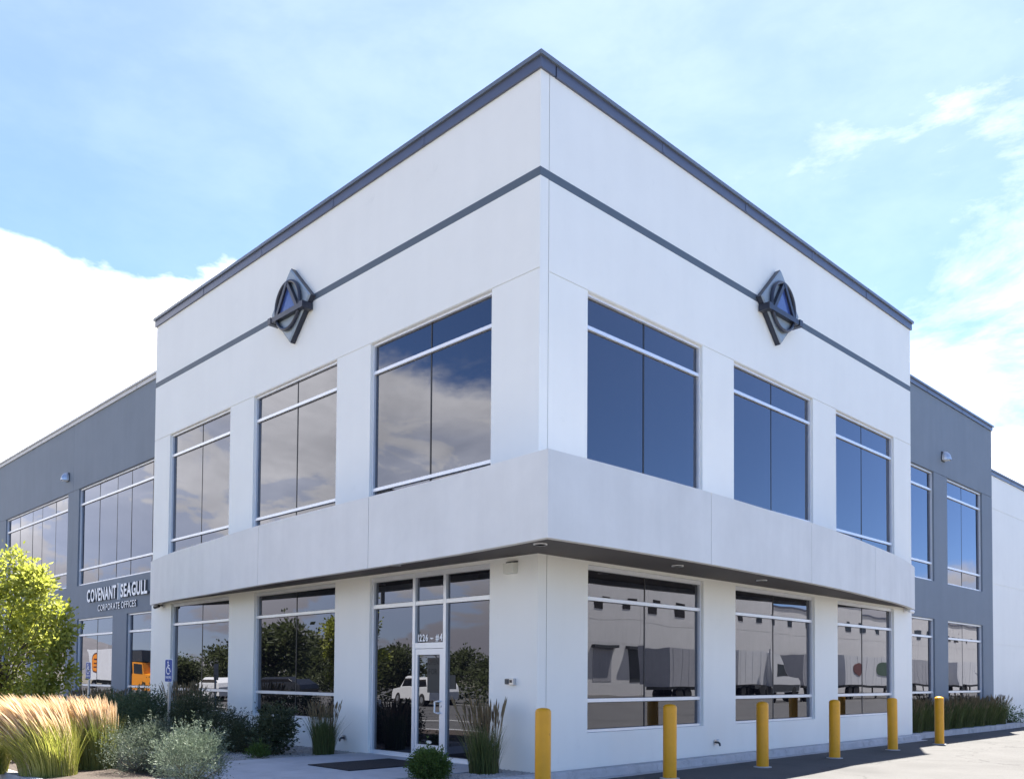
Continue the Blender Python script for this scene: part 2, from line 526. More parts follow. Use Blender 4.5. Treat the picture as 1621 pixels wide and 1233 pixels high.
def window(parent, mp, u0, u1, z0, z1, cols, bars, rec=0.055, fwid=0.045, bw=0.062, white_cols=False, top_h=None):
    g = 0.004
    top_h = top_h or fwid
    mb = MB()
    a, b, c, d = u0+g, u1-g, z0+g, z1-g
    d0, d1 = -0.15, -rec
    mb.box(a, b, d0, d1, d-top_h, d, mp)
    mb.box(a, b, d0, d1, c, c+fwid, mp)
    mb.box(a, a+fwid, d0, d1, c+fwid, d-top_h, mp)
    mb.box(b-fwid, b, d0, d1, c+fwid, d-top_h, mp)
    fr = mb.build('window', 'aluminium', parent)
    ia, ib, ic, id_ = a+fwid, b-fwid, c+fwid, d-top_h
    cx = [ia] + list(cols) + [ib]
    rz = [ic] + list(bars) + [id_]
    for z in bars:
        MB().box(ia, ib, -0.145, -rec-0.004, z-bw/2, z+bw/2, mp).build('transom', 'aluminium', fr)
    for k, u in enumerate(cols):
        if white_cols:
            MB().box(u-bw/2, u+bw/2, -0.143, -rec-0.002, ic, id_, mp).build('mullion', 'aluminium', fr)
        else:
            for j in range(len(rz)-1):
                lo = rz[j] + (bw/2 if j else 0); hi = rz[j+1] - (bw/2 if j < len(rz)-2 else 0)
                MB().box(u-0.013, u+0.013, -0.125, -0.0975, lo, hi, mp).build('mullion', 'mullion', fr)
    for i in range(len(cx)-1):
        for j in range(len(rz)-1):
            hw = bw/2 if white_cols else 0.013
            l = cx[i] + (hw if i else 0); r = cx[i+1] - (hw if i < len(cx)-2 else 0)
            lo = rz[j] + (bw/2 if j else 0); hi = rz[j+1] - (bw/2 if j < len(rz)-2 else 0)
            yield_pane(fr, mp, l, r, lo, hi)
    return fr


def yield_pane(par, mp, l, r, lo, hi, dd=-0.112):
    gk = 0.012                                              # dark gasket round the pane
    q = MB(); q.box(l, r, dd-0.02, dd-0.002, lo, hi, mp); q.build('gasket', 'mullion', par)
    q = MB(); t1, t2 = random.uniform(-.003, .003), random.uniform(-.0025, .0025)      # panes are never quite in one plane
    b = len(q.v)
    for dq in (0.003, 0.008):
        for (uu, zz, k) in ((l+gk, lo+gk, -t1-t2), (r-gk, lo+gk, t1-t2), (r-gk, hi-gk, t1+t2), (l+gk, hi-gk, -t1+t2)):
            q.v.append(mp(uu, dd+dq+k*0.9+0.001, zz))
    for fq in ((3, 2, 1, 0), (4, 5, 6, 7), (0, 1, 5, 4), (1, 2, 6, 5), (2, 3, 7, 6), (3, 0, 4, 7)): q.f.append(tuple(b+i for i in fq))
    q.build('pane', 'glass', par)


# ------------------------------------------------------------------ ground
o = MB(); o.quad((-5000, -5000, -0.10), (5000, -5000, -0.10), (5000, 5000, -0.10), (-5000, 5000, -0.10))
struct(o.build('ground', 'ground'))
o = MB(); o.quad((-130, -90, -0.06), (60, -90, -0.06), (60, 190, -0.06), (-130, 190, -0.06))
struct(o.build('parking_lot', 'asphalt'))

# gravel beds (raised ground), walkway slabs, kerbs
def bed(x0, x1, y0, y1, z=0.075):
    return MB().box(x0, x1, y0, y1, -0.055, z)

g = bed(-60, -4.82, -5.95, 0.69)
g.box(-4.0, -1.3, -7.2, -4.15, -0.055, 0.075)
g.box(-4.82, -4.0, -5.95, -4.15, -0.055, 0.075)
g.box(-0.78, 0.05, -4.0, -0.004, -0.055, 0.075)
g.box(-0.69, -0.12, 15.05, 25.2, -0.055, 0.075)
struct(g.build('gravel_bed', 'gravel'))
struct(MB().box(-60, -3.2, -5.94, -3.3, -0.05, 0.079).build('mulch_shade_bed', 'mulch_shade'))  # dark ground put in for the shade under tree and grasses
walk = struct(MB().box(-4.79, -0.80, -4.12, -0.006, -0.056, 0.06).build('walkway', 'concrete'))
for (x0, x1) in ((-4.80, -2.81), (-2.80, -0.80)):
    for (y0, y1) in ((-4.13, -2.12), (-2.11, -0.008)):
        MB().box(x0, x1, y0, y1, 0.062, 0.092).build('slab', 'concrete', walk)
MB().box(-1.28, 0.04, -7.2, -4.14, -0.055, 0.09).build('slab', 'concrete', walk)

kerb = struct(MB().box(0.06, 0.235, -6.0, 15.0, -0.058, 0.02).build('kerb', 'kerb'))
y = -6.0
while y < 14.9:
    y2 = min(y+2.95, 15.0)
    prof = [(0.056, -0.02), (0.056, 0.088), (0.20, 0.086), (0.225, 0.075), (0.24, 0.05), (0.255, -0.052), (0.42, -0.054), (0.42, -0.0595), (0.2, -0.0595)]
    MB().prism(prof, lambda a, b, q=y: (a, q+0.005, b), lambda a, b, q=y2: (a, q-0.005, b)).build('kerb_segment', 'kerb', kerb)
    y = y2
pts = [(-0.12, 15.0), (0.0, 15.0), (0.02, 18.0), (0.05, 21.0), (0.02, 23.5), (-0.05, 25.4)]
for (a, b) in zip(pts[1:-1], pts[2:]):
    dv = (Vector(b)-Vector(a)).normalized()*0.004
    mb = MB()
    q = [(a[0]-0.15, a[1]+dv.y), (a[0]+0.10, a[1]+dv.y), (b[0]+0.10, b[1]-dv.y), (b[0]-0.15, b[1]-dv.y)]
    mb.prism(q, lambda x, yy: (x, yy, -0.056), lambda x, yy: (x, yy, 0.10))
    mb.build('kerb_segment', 'kerb', kerb)
xx = -60.0
while xx < -4.1:
    x2 = min(xx+3.0, -4.03)
    MB().box(xx+0.004, x2-0.004, -6.12, -5.955, -0.056, 0.092).build('kerb_segment', 'kerb', kerb)
    xx = x2

# loose stones on the gravel
def stones(n, regions):
    v = []; f = []
    base = np.array([(1, 0, 0), (-1, 0, 0), (0, 1, 0), (0, -1, 0), (0, 0, 1)], float)
    fc = [(0, 2, 4), (2, 1, 4), (1, 3, 4), (3, 0, 4)]
    for k in range(n):
        x0, x1, y0, y1 = regions[k % len(regions)]
        s = RNG.uniform(0.012, 0.034)
        a = RNG.uniform(0, 6.28)
        p = base*np.array([s, s*RNG.uniform(.6, 1), s*RNG.uniform(.5, .9)])
        ca, sa = math.cos(a), math.sin(a)
        p = np.c_[p[:, 0]*ca-p[:, 1]*sa, p[:, 0]*sa+p[:, 1]*ca, p[:, 2]]
        p += np.array([RNG.uniform(x0, x1), RNG.uniform(y0, y1), 0.074])
        b = len(v); v += [tuple(q) for q in p]; f += [tuple(b+i for i in t) for t in fc]
    mb = MB(); mb.v = v; mb.f = f
    o = mb.build('gravel', 'stone', None, fix=False)
    o['kind'] = 'stuff'

stones(9000, [(-0.76, 0.04, -2.6, -0.02), (-7.5, -4.84, -2.9, -0.02), (-7.5, -4.84, -2.9, -0.02)])

# ------------------------------------------------------------------ the office building
B = thing('office_building', 'two storey white corner office block with blue glass and dark grey wings', 'building')
ZJ = 8.15
TOP = 11.42
mL, mR = LW(0.0), RW(0.0)
upL = [(1.12, 4.62), (5.81, 9.32), (10.50, 14.00)]
loL = [(5.77, 9.16), (10.40, 13.74)]
upR = [(1.18, 4.65), (5.80, 9.25), (10.43, 13.88)]
loR = [(1.22, 4.69), (5.86, 9.31), (10.48, 13.82)]
ENT = (1.11, 4.555, 0.10, 3.50)
Z_UP0, Z_LO0, Z_LO1 = 4.68, 0.665, 3.50
bandg = (9.665, 9.812, -0.012)
opL = [(a, b, Z_UP0, ZJ-0.002) for a, b in upL] + [(a, b, Z_LO0, Z_LO1) for a, b in loL] + [ENT]
opR = [(a, b, Z_UP0, ZJ-0.002) for a, b in upR] + [(a, b, Z_LO0, Z_LO1) for a, b in loR]
gr = [(ZJ, ZJ+0.016, -0.014), bandg]
wall_panel(B, mL, 0.0, 15.03, -0.05, TOP, opL, gr, 'white_wall', 0.20)
wall_panel(B, mR, 0.214, 15.03, -0.05, TOP, opR, gr, 'white_wall', 0.20)
MB().box(0.199, 0.216, -0.16, -0.012, 0.0, TOP-0.01, mR).build('sealant_joint', 'sealant', B)
# dark accent band lying in its recess
MB().box(-0.0, 15.03, -0.0115, 0.004, 9.668, 9.809, mL).build('accent_band', 'band', B)
MB().box(-0.0035, 15.03, -0.0115, 0.004, 9.668, 9.809, mR).build('accent_band', 'band', B)
# return walls and roofs
MB().box(-15.03, -14.83, 0.201, 15.0, 0, TOP).build('wall_panel', 'white_wall', B)
MB().box(-14.82, -0.201, 14.83, 15.03, 0, TOP).build('wall_panel', 'white_wall', B)
MB().box(-14.82, -0.21, 0.21, 14.82, 10.5, 10.6).build('roof', 'roof', B)
for (a, b) in ((-14.82, -0.22),):
    MB().box(a, b, 0.22, 14.8, 4.3, 4.45).build('floor_slab', 'concrete', B)


def coping(mp, u0, u1, z, h1=0.165, h2=0.07, m1='coping', m2='coping_lip', back=-0.30, o1=0.045, o2=0.085, w0=None):
    a_, b_ = u0-(0.04 if w0 is None else w0), u1+0.04
    n_ = max(1, round((u1-u0)/3.05))
    for k in range(n_):
        l0 = u0+(u1-u0)*k/n_+(0.002 if k else 0); l1 = u0+(u1-u0)*(k+1)/n_-(0.002 if k < n_-1 else 0)
        j = random.uniform(-.003, .003)
        cp = MB().box(l0, l1, back, o1+j, z-0.012, z+h1, mp).build('coping', m1, B)
        MB().box(a_ if k == 0 else l0, b_ if k == n_-1 else l1, back-0.04, o2+j, z+h1, z+h1+h2, mp).build('lip', m2, cp)
        if k: MB().box(l0-0.035, l0+0.035, o1+0.001, o1+0.006, z-0.006, z+h1-0.004, mp).build('seam_cover', m1, cp)


coping(mL, -0.045, 15.075, TOP)
coping(mR, 0.33, 15.075, TOP, w0=-0.012)

# upper and lower windows of the corner block
for (a, b), c in zip(upL, (2.84, 7.51, 12.20)):
    window(B, mL, a, b, Z_UP0, ZJ-0.002, [c], [5.24, 7.565])
for (a, b), c in zip(upR, (2.87, 7.49, 12.06)):
    window(B, mR, a, b, Z_UP0, ZJ-0.002, [c], [5.24, 7.565])
for (a, b), c in zip(loL, (7.43, 12.03)):
    window(B, mL, a, b, Z_LO0, Z_LO1, [c], [1.205, 2.935], top_h=0.075)
for (a, b), c in zip(loR, (2.92, 7.56, 12.06)):
    window(B, mR, a, b, Z_LO0, Z_LO1, [c], [1.205, 2.935], top_h=0.075)

# entrance storefront with its door
a, b, c, d = ENT
a += 0.004; b -= 0.004; d -= 0.004
fw_ = 0.06
M1, M2 = 2.345, 3.225
mb = MB()
mb.box(a, b, -0.15, -0.055, d-0.085, d, mL)
mb.box(a, a+fw_, -0.15, -0.055, c, d-0.085, mL); mb.box(b-fw_, b, -0.15, -0.055, c, d-0.085, mL)
mb.box(a+fw_, M1-0.0385, -0.15, -0.055, c, c+0.07, mL); mb.box(M2+0.0385, b-fw_, -0.15, -0.055, c, c+0.07, mL)
SF = mb.build('storefront', 'aluminium', B)
for u in (M1, M2):
    MB().box(u-0.038, u+0.038, -0.149, -0.052, c, d-0.086, mL).build('mullion', 'aluminium', SF)
segs = [(a+fw_, M1-0.039), (M1+0.039, M2-0.039), (M2+0.039, b-fw_)]
for l, r in segs:
    MB().box(l, r, -0.148, -0.057, 2.935-0.038, 2.935+0.038, mL).build('transom', 'aluminium', SF)
    yield_pane(SF, mL, l, r, 2.935+0.039, d-0.086)
MB().box(segs[1][0], segs[1][1], -0.148, -0.056, 2.10, 2.205, mL).build('transom', 'aluminium', SF)
yield_pane(SF, mL, segs[0][0], segs[0][1], c+0.071, 2.896)
yield_pane(SF, mL, segs[2][0], segs[2][1], c+0.071, 2.896)
yield_pane(SF, mL, segs[1][0], segs[1][1], 2.206, 2.896)
dl, dr = segs[1][0]+0.006, segs[1][1]-0.006
mb = MB()
mb.box(dl, dl+0.085, -0.13, -0.06, 0.115, 2.092, mL); mb.box(dr-0.065, dr, -0.13, -0.06, 0.115, 2.092, mL)
mb.box(dl+0.085, dr-0.065, -0.13, -0.06, 1.985, 2.092, mL); mb.box(dl+0.085, dr-0.065, -0.13, -0.06, 0.115, 0.355, mL)
DOOR = mb.build('door', 'aluminium', B)
yield_pane(DOOR, mL, dl+0.085, dr-0.065, 0.356, 1.984, -0.095)
hd = MB()
hu = dl+0.055
hd.tube([mL(hu, -0.058, 1.15), mL(hu, 0.0, 1.15), mL(hu+0.09, 0.0, 1.14), mL(hu+0.09, 0.0, 0.95), mL(hu, 0.0, 0.94), mL(hu, -0.058, 0.94)], 0.017, 8)
hd.build('handle', 'aluminium', DOOR, smooth=True)
MB().tube([mL(dl+0.035, -0.062, 1.06), mL(dl+0.035, -0.045, 1.06)], 0.02, 12).build('lock', 'metal', DOOR)
ov = MB(); ov.prism([(2.78+0.075*math.cos(t*math.pi/8), 0.405+0.03*math.sin(t*math.pi/8)) for t in range(16)], lambda u, z: mL(u, -0.080, z), lambda u, z: mL(u, -0.0755, z))
ov.build('sticker', 'cream', DOOR)
MB().box(a, b, -0.2, 0.02, 0.086, 0.099, mL).build('threshold', 'metal', B)

# canopy: fascia panels, soffit and lid
FR = [(1.64, -1.52, 3.455, 4.65), (1.68, 0.2, 3.46, 4.645), (1.68, 2.35, 3.46, 4.64), (1.61, 4.2, 3.46, 4.64), (1.54, 6.1, 3.46, 4.64), (1.37, 8.0, 3.465, 4.645), (1.09, 10.1, 3.475, 4.655), (0.82, 11.9, 3.49, 4.67), (0.47, 13.6, 3.51, 4.69), (0.14, 14.90, 3.525, 4.70)]
FL = [(1.64, -1.52, 3.455, 4.65), (-0.5, -1.33, 3.445, 4.665), (-2.85, -1.25, 3.44, 4.675), (-4.9, -1.19, 3.44, 4.68), (-6.95, -1.11, 3.44, 4.68), (-9.7, -0.86, 3.45, 4.685), (-12.2, -0.62, 3.465, 4.69), (-13.9, -0.34, 3.49, 4.70), (-14.80, -0.14, 3.51, 4.715)]


def smooth_pts(P, n=4):
    P = [Vector(p) for p in P]; out = []
    for i in range(len(P)-1):
        p0 = P[max(i-1, 0)]; p1 = P[i]; p2 = P[i+1]; p3 = P[min(i+2, len(P)-1)]
        if i == 0: p0 = p1*2-p2
        for k in range(n):
            t = k/n
            out.append(0.5*((2*p1)+(p2-p0)*t+(2*p0-5*p1+4*p2-p3)*t*t+(3*p1-p0-3*p2+p3)*t**3))
    out.append(P[-1])
    return out


def fascia(P, side, joints):
    pts = smooth_pts(P)
    key = (lambda p: p.y) if side == 'r' else (lambda p: -p.x)
    cuts = [key(pts[0])-1] + joints + [key(pts[-1])+1]
    for a, b in zip(cuts[:-1], cuts[1:]):
        seg = [p for p in pts if a-1e-6 <= key(p) <= b+1e-6]
        def lerp(v):
            for p, q in zip(pts[:-1], pts[1:]):
                if key(p) <= v <= key(q):
                    t = (v-key(p))/(key(q)-key(p)); return p.lerp(q, t)
        if a > key(pts[0]): seg = [lerp(a+0.006)] + [p for p in seg if key(p) > a+0.01]
        if b < key(pts[-1]): seg = [p for p in seg if key(p) < b-0.01] + [lerp(b-0.006)]
        mb = MB(); n = len(seg); inn = []
        for i, p in enumerate(seg):
            t = (seg[min(i+1, n-1)]-seg[max(i-1, 0)]); t = Vector((t.x, t.y, 0)).normalized()
            nn = Vector((-t.y, t.x, 0)) if side == 'r' else Vector((t.y, -t.x, 0))
            k = 0.11
            if side == 'r': q = Vector((p.x-k, max(p.y, -1.52+k if i == 0 and a < key(pts[0]) else p.y), 0))
            else: q = Vector((p.x if not (i == 0 and a < key(pts[0])) else p.x-k, p.y+k, 0))
            mb.v += [(p.x, p.y, p.z_ if False else p[2]), (p.x, p.y, p[3]), (q.x, q.y, p[3]), (q.x, q.y, p[2])]
        for i in range(n-1):
            for k in range(4):
                k2 = (k+1) % 4
                mb.f.append((4*i+k, 4*(i+1)+k, 4*(i+1)+k2, 4*i+k2))
        mb.f.append((0, 1, 2, 3)); mb.f.append((4*n-1, 4*n-2, 4*n-3, 4*n-4))
        mb.build('fascia_panel', 'fascia_wall', B)
    return pts


PR = fascia(FR, 'r', [2.35, 6.1, 10.1])
PL = fascia(FL, 'l', [2.85, 6.95])
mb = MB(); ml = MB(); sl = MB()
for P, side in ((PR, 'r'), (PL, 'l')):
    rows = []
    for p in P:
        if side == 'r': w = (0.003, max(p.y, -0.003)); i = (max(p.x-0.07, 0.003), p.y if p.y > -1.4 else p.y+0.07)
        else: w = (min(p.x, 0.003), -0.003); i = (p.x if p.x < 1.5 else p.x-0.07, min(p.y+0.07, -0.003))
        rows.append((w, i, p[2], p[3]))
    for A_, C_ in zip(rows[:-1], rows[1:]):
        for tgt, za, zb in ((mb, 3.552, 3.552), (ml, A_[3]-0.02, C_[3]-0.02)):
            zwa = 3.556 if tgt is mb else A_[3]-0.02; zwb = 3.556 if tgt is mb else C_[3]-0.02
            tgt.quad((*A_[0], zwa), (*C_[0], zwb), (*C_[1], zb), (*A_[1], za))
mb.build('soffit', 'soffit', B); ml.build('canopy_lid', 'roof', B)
# dark joint strips behind the fascia joints
for v in (2.35, 6.1, 10.1):
    p = min(PR, key=lambda q: abs(q.y-v)); MB().box(p.x-0.09, p.x-0.02, v-0.03, v+0.03, p[2]+0.01, p[3]-0.01).build('joint_strip', 'sealant', B)
for v in (2.85, 6.95):
    p = min(PL, key=lambda q: abs(-q.x-v)); MB().box(-v-0.03, -v+0.03, p.y+0.02, p.y+0.09, p[2]+0.01, p[3]-0.01).build('joint_strip', 'sealant', B)

# grey left wing
m1 = LW(0.70)
WT = 10.54
ZJ2 = 8.13
upW = [((15.33, 23.27), (17.04, 18.70, 19.90, 21.49)), ((24.39, 32.22), (26.03, 27.64, 28.85, 30.52)), ((34.4, 42.2), (36.0, 37.6, 38.8, 40.5))]
loW = [((15.33, 18.68), 16.88), ((19.86, 23.20), 21.46), ((24.39, 27.75), 26.0), ((28.9, 32.22), 30.5), ((34.4, 37.75), 36.0)]
for u0, u1 in ((15.04, 23.895), (23.905, 33.195), (33.205, 43.2)):
    ops = [(w[0][0], w[0][1], 4.68, ZJ2-0.002) for w in upW if u0 < w[0][0] < u1] + [(w[0][0], w[0][1], 0.66, 3.50) for w in loW if u0 < w[0][0] < u1]
    wall_panel(B, m1, u0, u1, -0.05, WT, ops, [(ZJ2, ZJ2+0.016, -0.014)], 'grey_wall')
    MB().box(u1-0.02, u1+0.03, -0.15, -0.014, 0, WT-0.02, m1).build('sealant_joint', 'sealant', B)
for (w, cs) in upW: window(B, m1, w[0], w[1], 4.68, ZJ2-0.002, list(cs)[::1], [5.24, 7.565])
for (w, cq) in loW: window(B, m1, w[0], w[1], 0.66, 3.50, [cq], [1.205, 2.935])
coping(m1, 15.04, 43.2, WT, 0.12, 0.06, 'coping_grey', 'coping_grey', w0=-0.01)
MB().box(-43.2, -43.0, 0.905, 40, 0, WT).build('wall_panel', 'grey_wall', B)
MB().box(-42.98, -15.05, 0.95, 40, 9.8, 9.9).build('roof', 'roof', B)

# grey right wing
m2 = RW(-0.70)
upV = [((15.33, 18.68), 16.95), ((19.82, 23.16), 21.40)]
ops = [(w[0], w[1], 4.68, ZJ2-0.002) for w, _ in upV] + [(w[0], w[1], 0.66, 3.50) for w, _ in upV]
wall_panel(B, m2, 15.04, 24.22, -0.05, WT, ops, [(ZJ2, ZJ2+0.016, -0.014)], 'grey_wall')
for w, cq in upV:
    window(B, m2, w[0], w[1], 4.68, ZJ2-0.002, [cq], [5.24, 7.565])
    window(B, m2, w[0], w[1], 0.66, 3.50, [cq], [1.205, 2.935])
coping(m2, 15.04, 24.24, WT, 0.12, 0.06, w0=-0.01)
MB().box(-14.9, -0.905, 24.02, 24.22, 0, WT).build('wall_panel', 'grey_wall', B)
MB().box(-40, -0.92, 15.04, 24.0, 9.8, 9.9).build('roof', 'roof', B)

# white warehouse wing far right
m3 = RW(-1.0)
u = 24.225
while u < 88:
    wall_panel(B, m3, u, u+7.95, -0.05, 9.17, [], [2.93, 5.16, 7.95], 'white_wall', gw=0.02)
    u += 7.965
coping(m3, 24.26, u, 9.17, 0.12, 0.06, w0=-0.01)
MB().box(-40, -1.22, 24.25, u, 8.4, 8.5).build('roof', 'roof', B)
MB().box(-40.2, -40.0, 15.1, u, 0, 9.1).build('wall_panel', 'white_wall', B)
MB().box(-40, -1.2, u-0.2, u, 0, 9.1).build('wall_panel', 'white_wall', B)

# ------------------------------------------------------------------ wall emblems
def emblem(mp, u0, z0, label):
    E_ = thing('wall_emblem', label, 'emblem', group='diamond emblems on the dark band')
    s = 0.83
    dia = [(u0-s, z0), (u0, z0-s), (u0+s, z0), (u0, z0+s)]
    P = MB(); P.prism(dia, lambda u, z: mp(u, 0.006, z), lambda u, z: mp(u, 0.12, z)); P.build('backplate', 'emblem_dark', E_)
    k = 0.985
    dia2 = [(u0+(a-u0)*k, z0+(b-z0)*k) for a, b in dia]
    P = MB(); P.prism(dia2, lambda u, z: mp(u, 0.121, z), lambda u, z: mp(u0+(u-u0)*0.95, 0.15, z0+(z-z0)*0.95)); P.build('plate', 'emblem_plate', E_)
    rc = z0-0.02
    ring = [mp(u0+0.50*math.cos(t*math.pi/20), 0.20, rc+0.52*math.sin(t*math.pi/20)) for t in range(40)]
    MB().tube(ring, 0.040, 8, closed=True).build('ring', 'emblem_dark', E_, smooth=True)
    zb = z0-0.20
    apex = (u0, rc+0.50)
    for sgn in (-1, 1):
        q = Vector((sgn*0.47, zb-apex[1])); n = Vector((-q.y, q.x)).normalized()*0.042
        e = (u0+sgn*0.45, zb)
        pts = [(apex[0]+n.x, apex[1]+n.y), (apex[0]-n.x, apex[1]-n.y), (e[0]-n.x, e[1]-n.y), (e[0]+n.x, e[1]+n.y)]
        P = MB(); P.prism(pts, lambda u, z: mp(u, 0.155, z), lambda u, z: mp(u, 0.245+0.004*sgn, z)); P.build('leg', 'emblem_dark', E_)
    P = MB(); P.prism([(u0-0.42, zb), (u0+0.42, zb), apex], lambda u, z: mp(u, 0.152, z), lambda u, z: mp(u, 0.20, z)); P.build('triangle_panel', 'emblem_blue', E_)
    P = MB(); P.box(u0-0.72, u0+0.72, 0.152, 0.265, zb-0.065, zb+0.045, mp)
    P.box(u0-0.735, u0-0.60, 0.02, 0.28, zb-0.08, zb+0.06, mp); P.box(u0+0.60, u0+0.735, 0.02, 0.28, zb-0.08, zb+0.06, mp)
    P.build('crossbar', 'emblem_dark', E_)
    return E_


emblem(mL, 7.50, 9.745, 'dark diamond emblem with ring and blue triangle above the grey clouded windows')
emblem(mR, 7.50, 9.745, 'dark diamond emblem with ring and blue triangle above the deep blue windows')

# ------------------------------------------------------------------ raised letters
_glyph = {}


def glyph(ch, off=0.0, ext=0.05):
    key = (ch, off)
    if key in _glyph: return _glyph[key]
    cu = bpy.data.curves.new('letter', 'FONT'); cu.body = ch; cu.size = 1.0; cu.extrude = 0.5; cu.offset = off; cu.resolution_u = 3
    ob = bpy.data.objects.new('letter_tmp', cu); COL.objects.link(ob)
    bpy.context.view_layer.update()
    me = bpy.data.meshes.new_from_object(ob.evaluated_get(bpy.context.evaluated_depsgraph_get()))
    bpy.data.objects.remove(ob)
    co = np.empty(len(me.vertices)*3); me.vertices.foreach_get('co', co); co = co.reshape(-1, 3)
    faces = [tuple(p.vertices) for p in me.polygons]
    _glyph[key] = (co, faces)
    return _glyph[key]


def text_line(parent, s, mp, u_start, u_end, z0, h, d0, d1, m, off, name='letter', joined=False, gap=0.13, edge=None):
    """letters from u_start (reading start) to u_end, cap height h"""
    capc, _ = glyph('E', off); cap = capc[:, 1].max()-capc[:, 1].min(); base = capc[:, 1].min()
    info = []; x = 0
    for ch in s:
        if ch == ' ': x += 0.32; continue
        if ch in 'AVT': x -= 0.05
        co, f = glyph(ch, off)
        w = co[:, 0].max()-co[:, 0].min()
        info.append((co, f, x-co[:, 0].min())); x += w+gap-(0.05 if ch in 'AVTL' else 0)
    tot = x-gap
    sc = (u_end-u_start)/tot
    allm = MB()
    for co, f, ox in info:
        mb = allm if joined else MB()
        b = len(mb.v)
        for p in co:
            uu = u_start+(p[0]+ox)*sc; zz = z0+(p[1]-base)/cap*h
            mb.v.append(mp(uu, d1 if p[2] > 0 else d0, zz))
        mb.f += [tuple(b+i for i in q) for q in f]
        if not joined:
            o_ = mb.build(name, [m, edge] if edge else m, parent, fix=True)
            if edge:
                for p_ in o_.data.polygons:
                    zz = [abs(o_.data.vertices[v_].co.y-mp(0, d1, 0)[1]) for v_ in p_.vertices]
                    p_.material_index = 0 if max(zz) < 1e-4 else 1
    if joined: return allm.build(name, m, parent)


SG = thing('wall_sign', 'raised white company name lettering with corporate offices line on grey wall', 'sign')
text_line(SG, 'COVENANT', m1, 22.04, 19.43, 4.025, 0.43, 0.002, 0.075, 'letter', 0.030, gap=0.10, edge='letter_edge')
MB().box(19.20, 19.24, 0.002, 0.09, 3.97, 4.50, m1).build('divider', 'letter', SG)
text_line(SG, 'SEAGULL', m1, 19.03, 16.95, 4.025, 0.43, 0.002, 0.075, 'letter', 0.030, gap=0.10, edge='letter_edge')
text_line(SG, 'CORPORATE OFFICES', m1, 21.08, 17.84, 3.685, 0.21, 0.002, 0.045, 'letter', 0.012, gap=0.17, edge='letter_edge')

nb_ = text_line(SF, '1226 \u2013 #4', mL, 3.15, 2.45, 2.232, 0.13, -0.0985, -0.0965, 'letter', 0.03, 'house_number', False, gap=0.12)

# faint notice seen in the door glass
mat('notice_paper', (0.052, 0.052, 0.050), 0.5, spec=0.2)
mat('notice_ink', (0.014, 0.014, 0.014), 0.5, spec=0.2)
NT = thing('door_notice', 'faint grey paper notice reading OPEN FOR inside the door glass', 'notice')
MB().box(2.50, 2.84, -0.0765, -0.0755, 1.30, 1.93, mL).build('sheet', 'notice_paper', NT)
text_line(NT, 'OPEN', mL, 2.82, 2.53, 1.80, 0.10, -0.0753, -0.0745, 'notice_ink', 0.01, 'lettering', True)
text_line(NT, 'FOR', mL, 2.80, 2.56, 1.63, 0.10, -0.0753, -0.0745, 'notice_ink', 0.01, 'lettering', True)
o = MB().box(2.08, 2.24, -0.0965, -0.0955, 1.37, 1.62, mL).build('window_notice', 'notice_paper')
tag(o, 'small blank grey notice on the glass right of the door', 'notice')

# ------------------------------------------------------------------ fixtures on the walls
dls = [(0.72, -0.70, 'round recessed downlight in the soffit at the building corner'), (0.74, 2.75, 'round recessed soffit downlight above the tall window right of the corner'),
       (0.66, 5.75, 'round recessed soffit downlight between the first and second right hand windows'), (-2.85, -0.67, 'round recessed soffit downlight above the glass entrance door'),
       (-5.6, -0.79, 'round recessed soffit downlight left of the entrance, over the reed grass')]
for x, y_, lb in dls:
    D = thing('downlight', lb, 'light', (x, y_, 3.552), group='downlights in the canopy soffit')
    zr = 0.0
    MB().lathe([(0.105, -0.014+zr), (0.105, 0.02), (0.085, 0.02), (0.085, -0.014+zr)]).build('trim_ring', 'white_paint', D)
    MB().lathe([(0.084, -0.006+zr), (0.084, 0.01)]).build('lens', 'lens', D)


def wall_pack(mp, u0, z0, label):
    T_ = thing('wall_light', label, 'light', group='silver wall lights high on the grey wings')
    P = MB(); n = 10; rows = []
    for j in range(7):
        t = j/6*math.pi/2
        rows.append([(u0+0.15*math.cos(k*math.pi/n)*math.cos(t*0.9), 0.03+0.24*math.sin(k*math.pi/n)*math.cos(t), z0-0.14+0.30*math.sin(t)) for k in range(n+1)])
    for a_, b_ in zip(rows[:-1], rows[1:]):
        for k in range(n): P.quad(mp(*a_[k]), mp(*a_[k+1]), mp(*b_[k+1]), mp(*b_[k]))
    P.quad(*[mp(*q) for q in rows[0]])
    P.build('housing', 'metal', T_, smooth=True)
    MB().box(u0-0.12, u0+0.12, 0.002, 0.04, z0-0.17, z0+0.14, mp).build('back_plate', 'dark_metal', T_)
    MB().box(u0-0.09, u0+0.09, 0.045, 0.2, z0-0.155, z0-0.142, mp).build('lens', 'lens', T_)


wall_pack(m1, 24.42, 8.74, 'silver wall light on the left grey wing beside a panel joint')
wall_pack(m2, 19.46, 8.76, 'silver wall light on the right grey wing above the narrow windows')

T_ = thing('emergency_light', 'cream square light box high on the wall by the corner', 'light')
P = MB(); P.prism([(0.005, 3.27), (0.11, 3.275), (0.12, 3.44), (0.005, 3.45)], lambda d_, z: mL(0.46, d_, z), lambda d_, z: mL(0.68, d_, z)); P.build('housing', 'cream', T_)
MB().box(0.44, 0.70, 0.004, 0.03, 3.455, 3.475, mL).build('top_strip', 'dark_metal', T_)

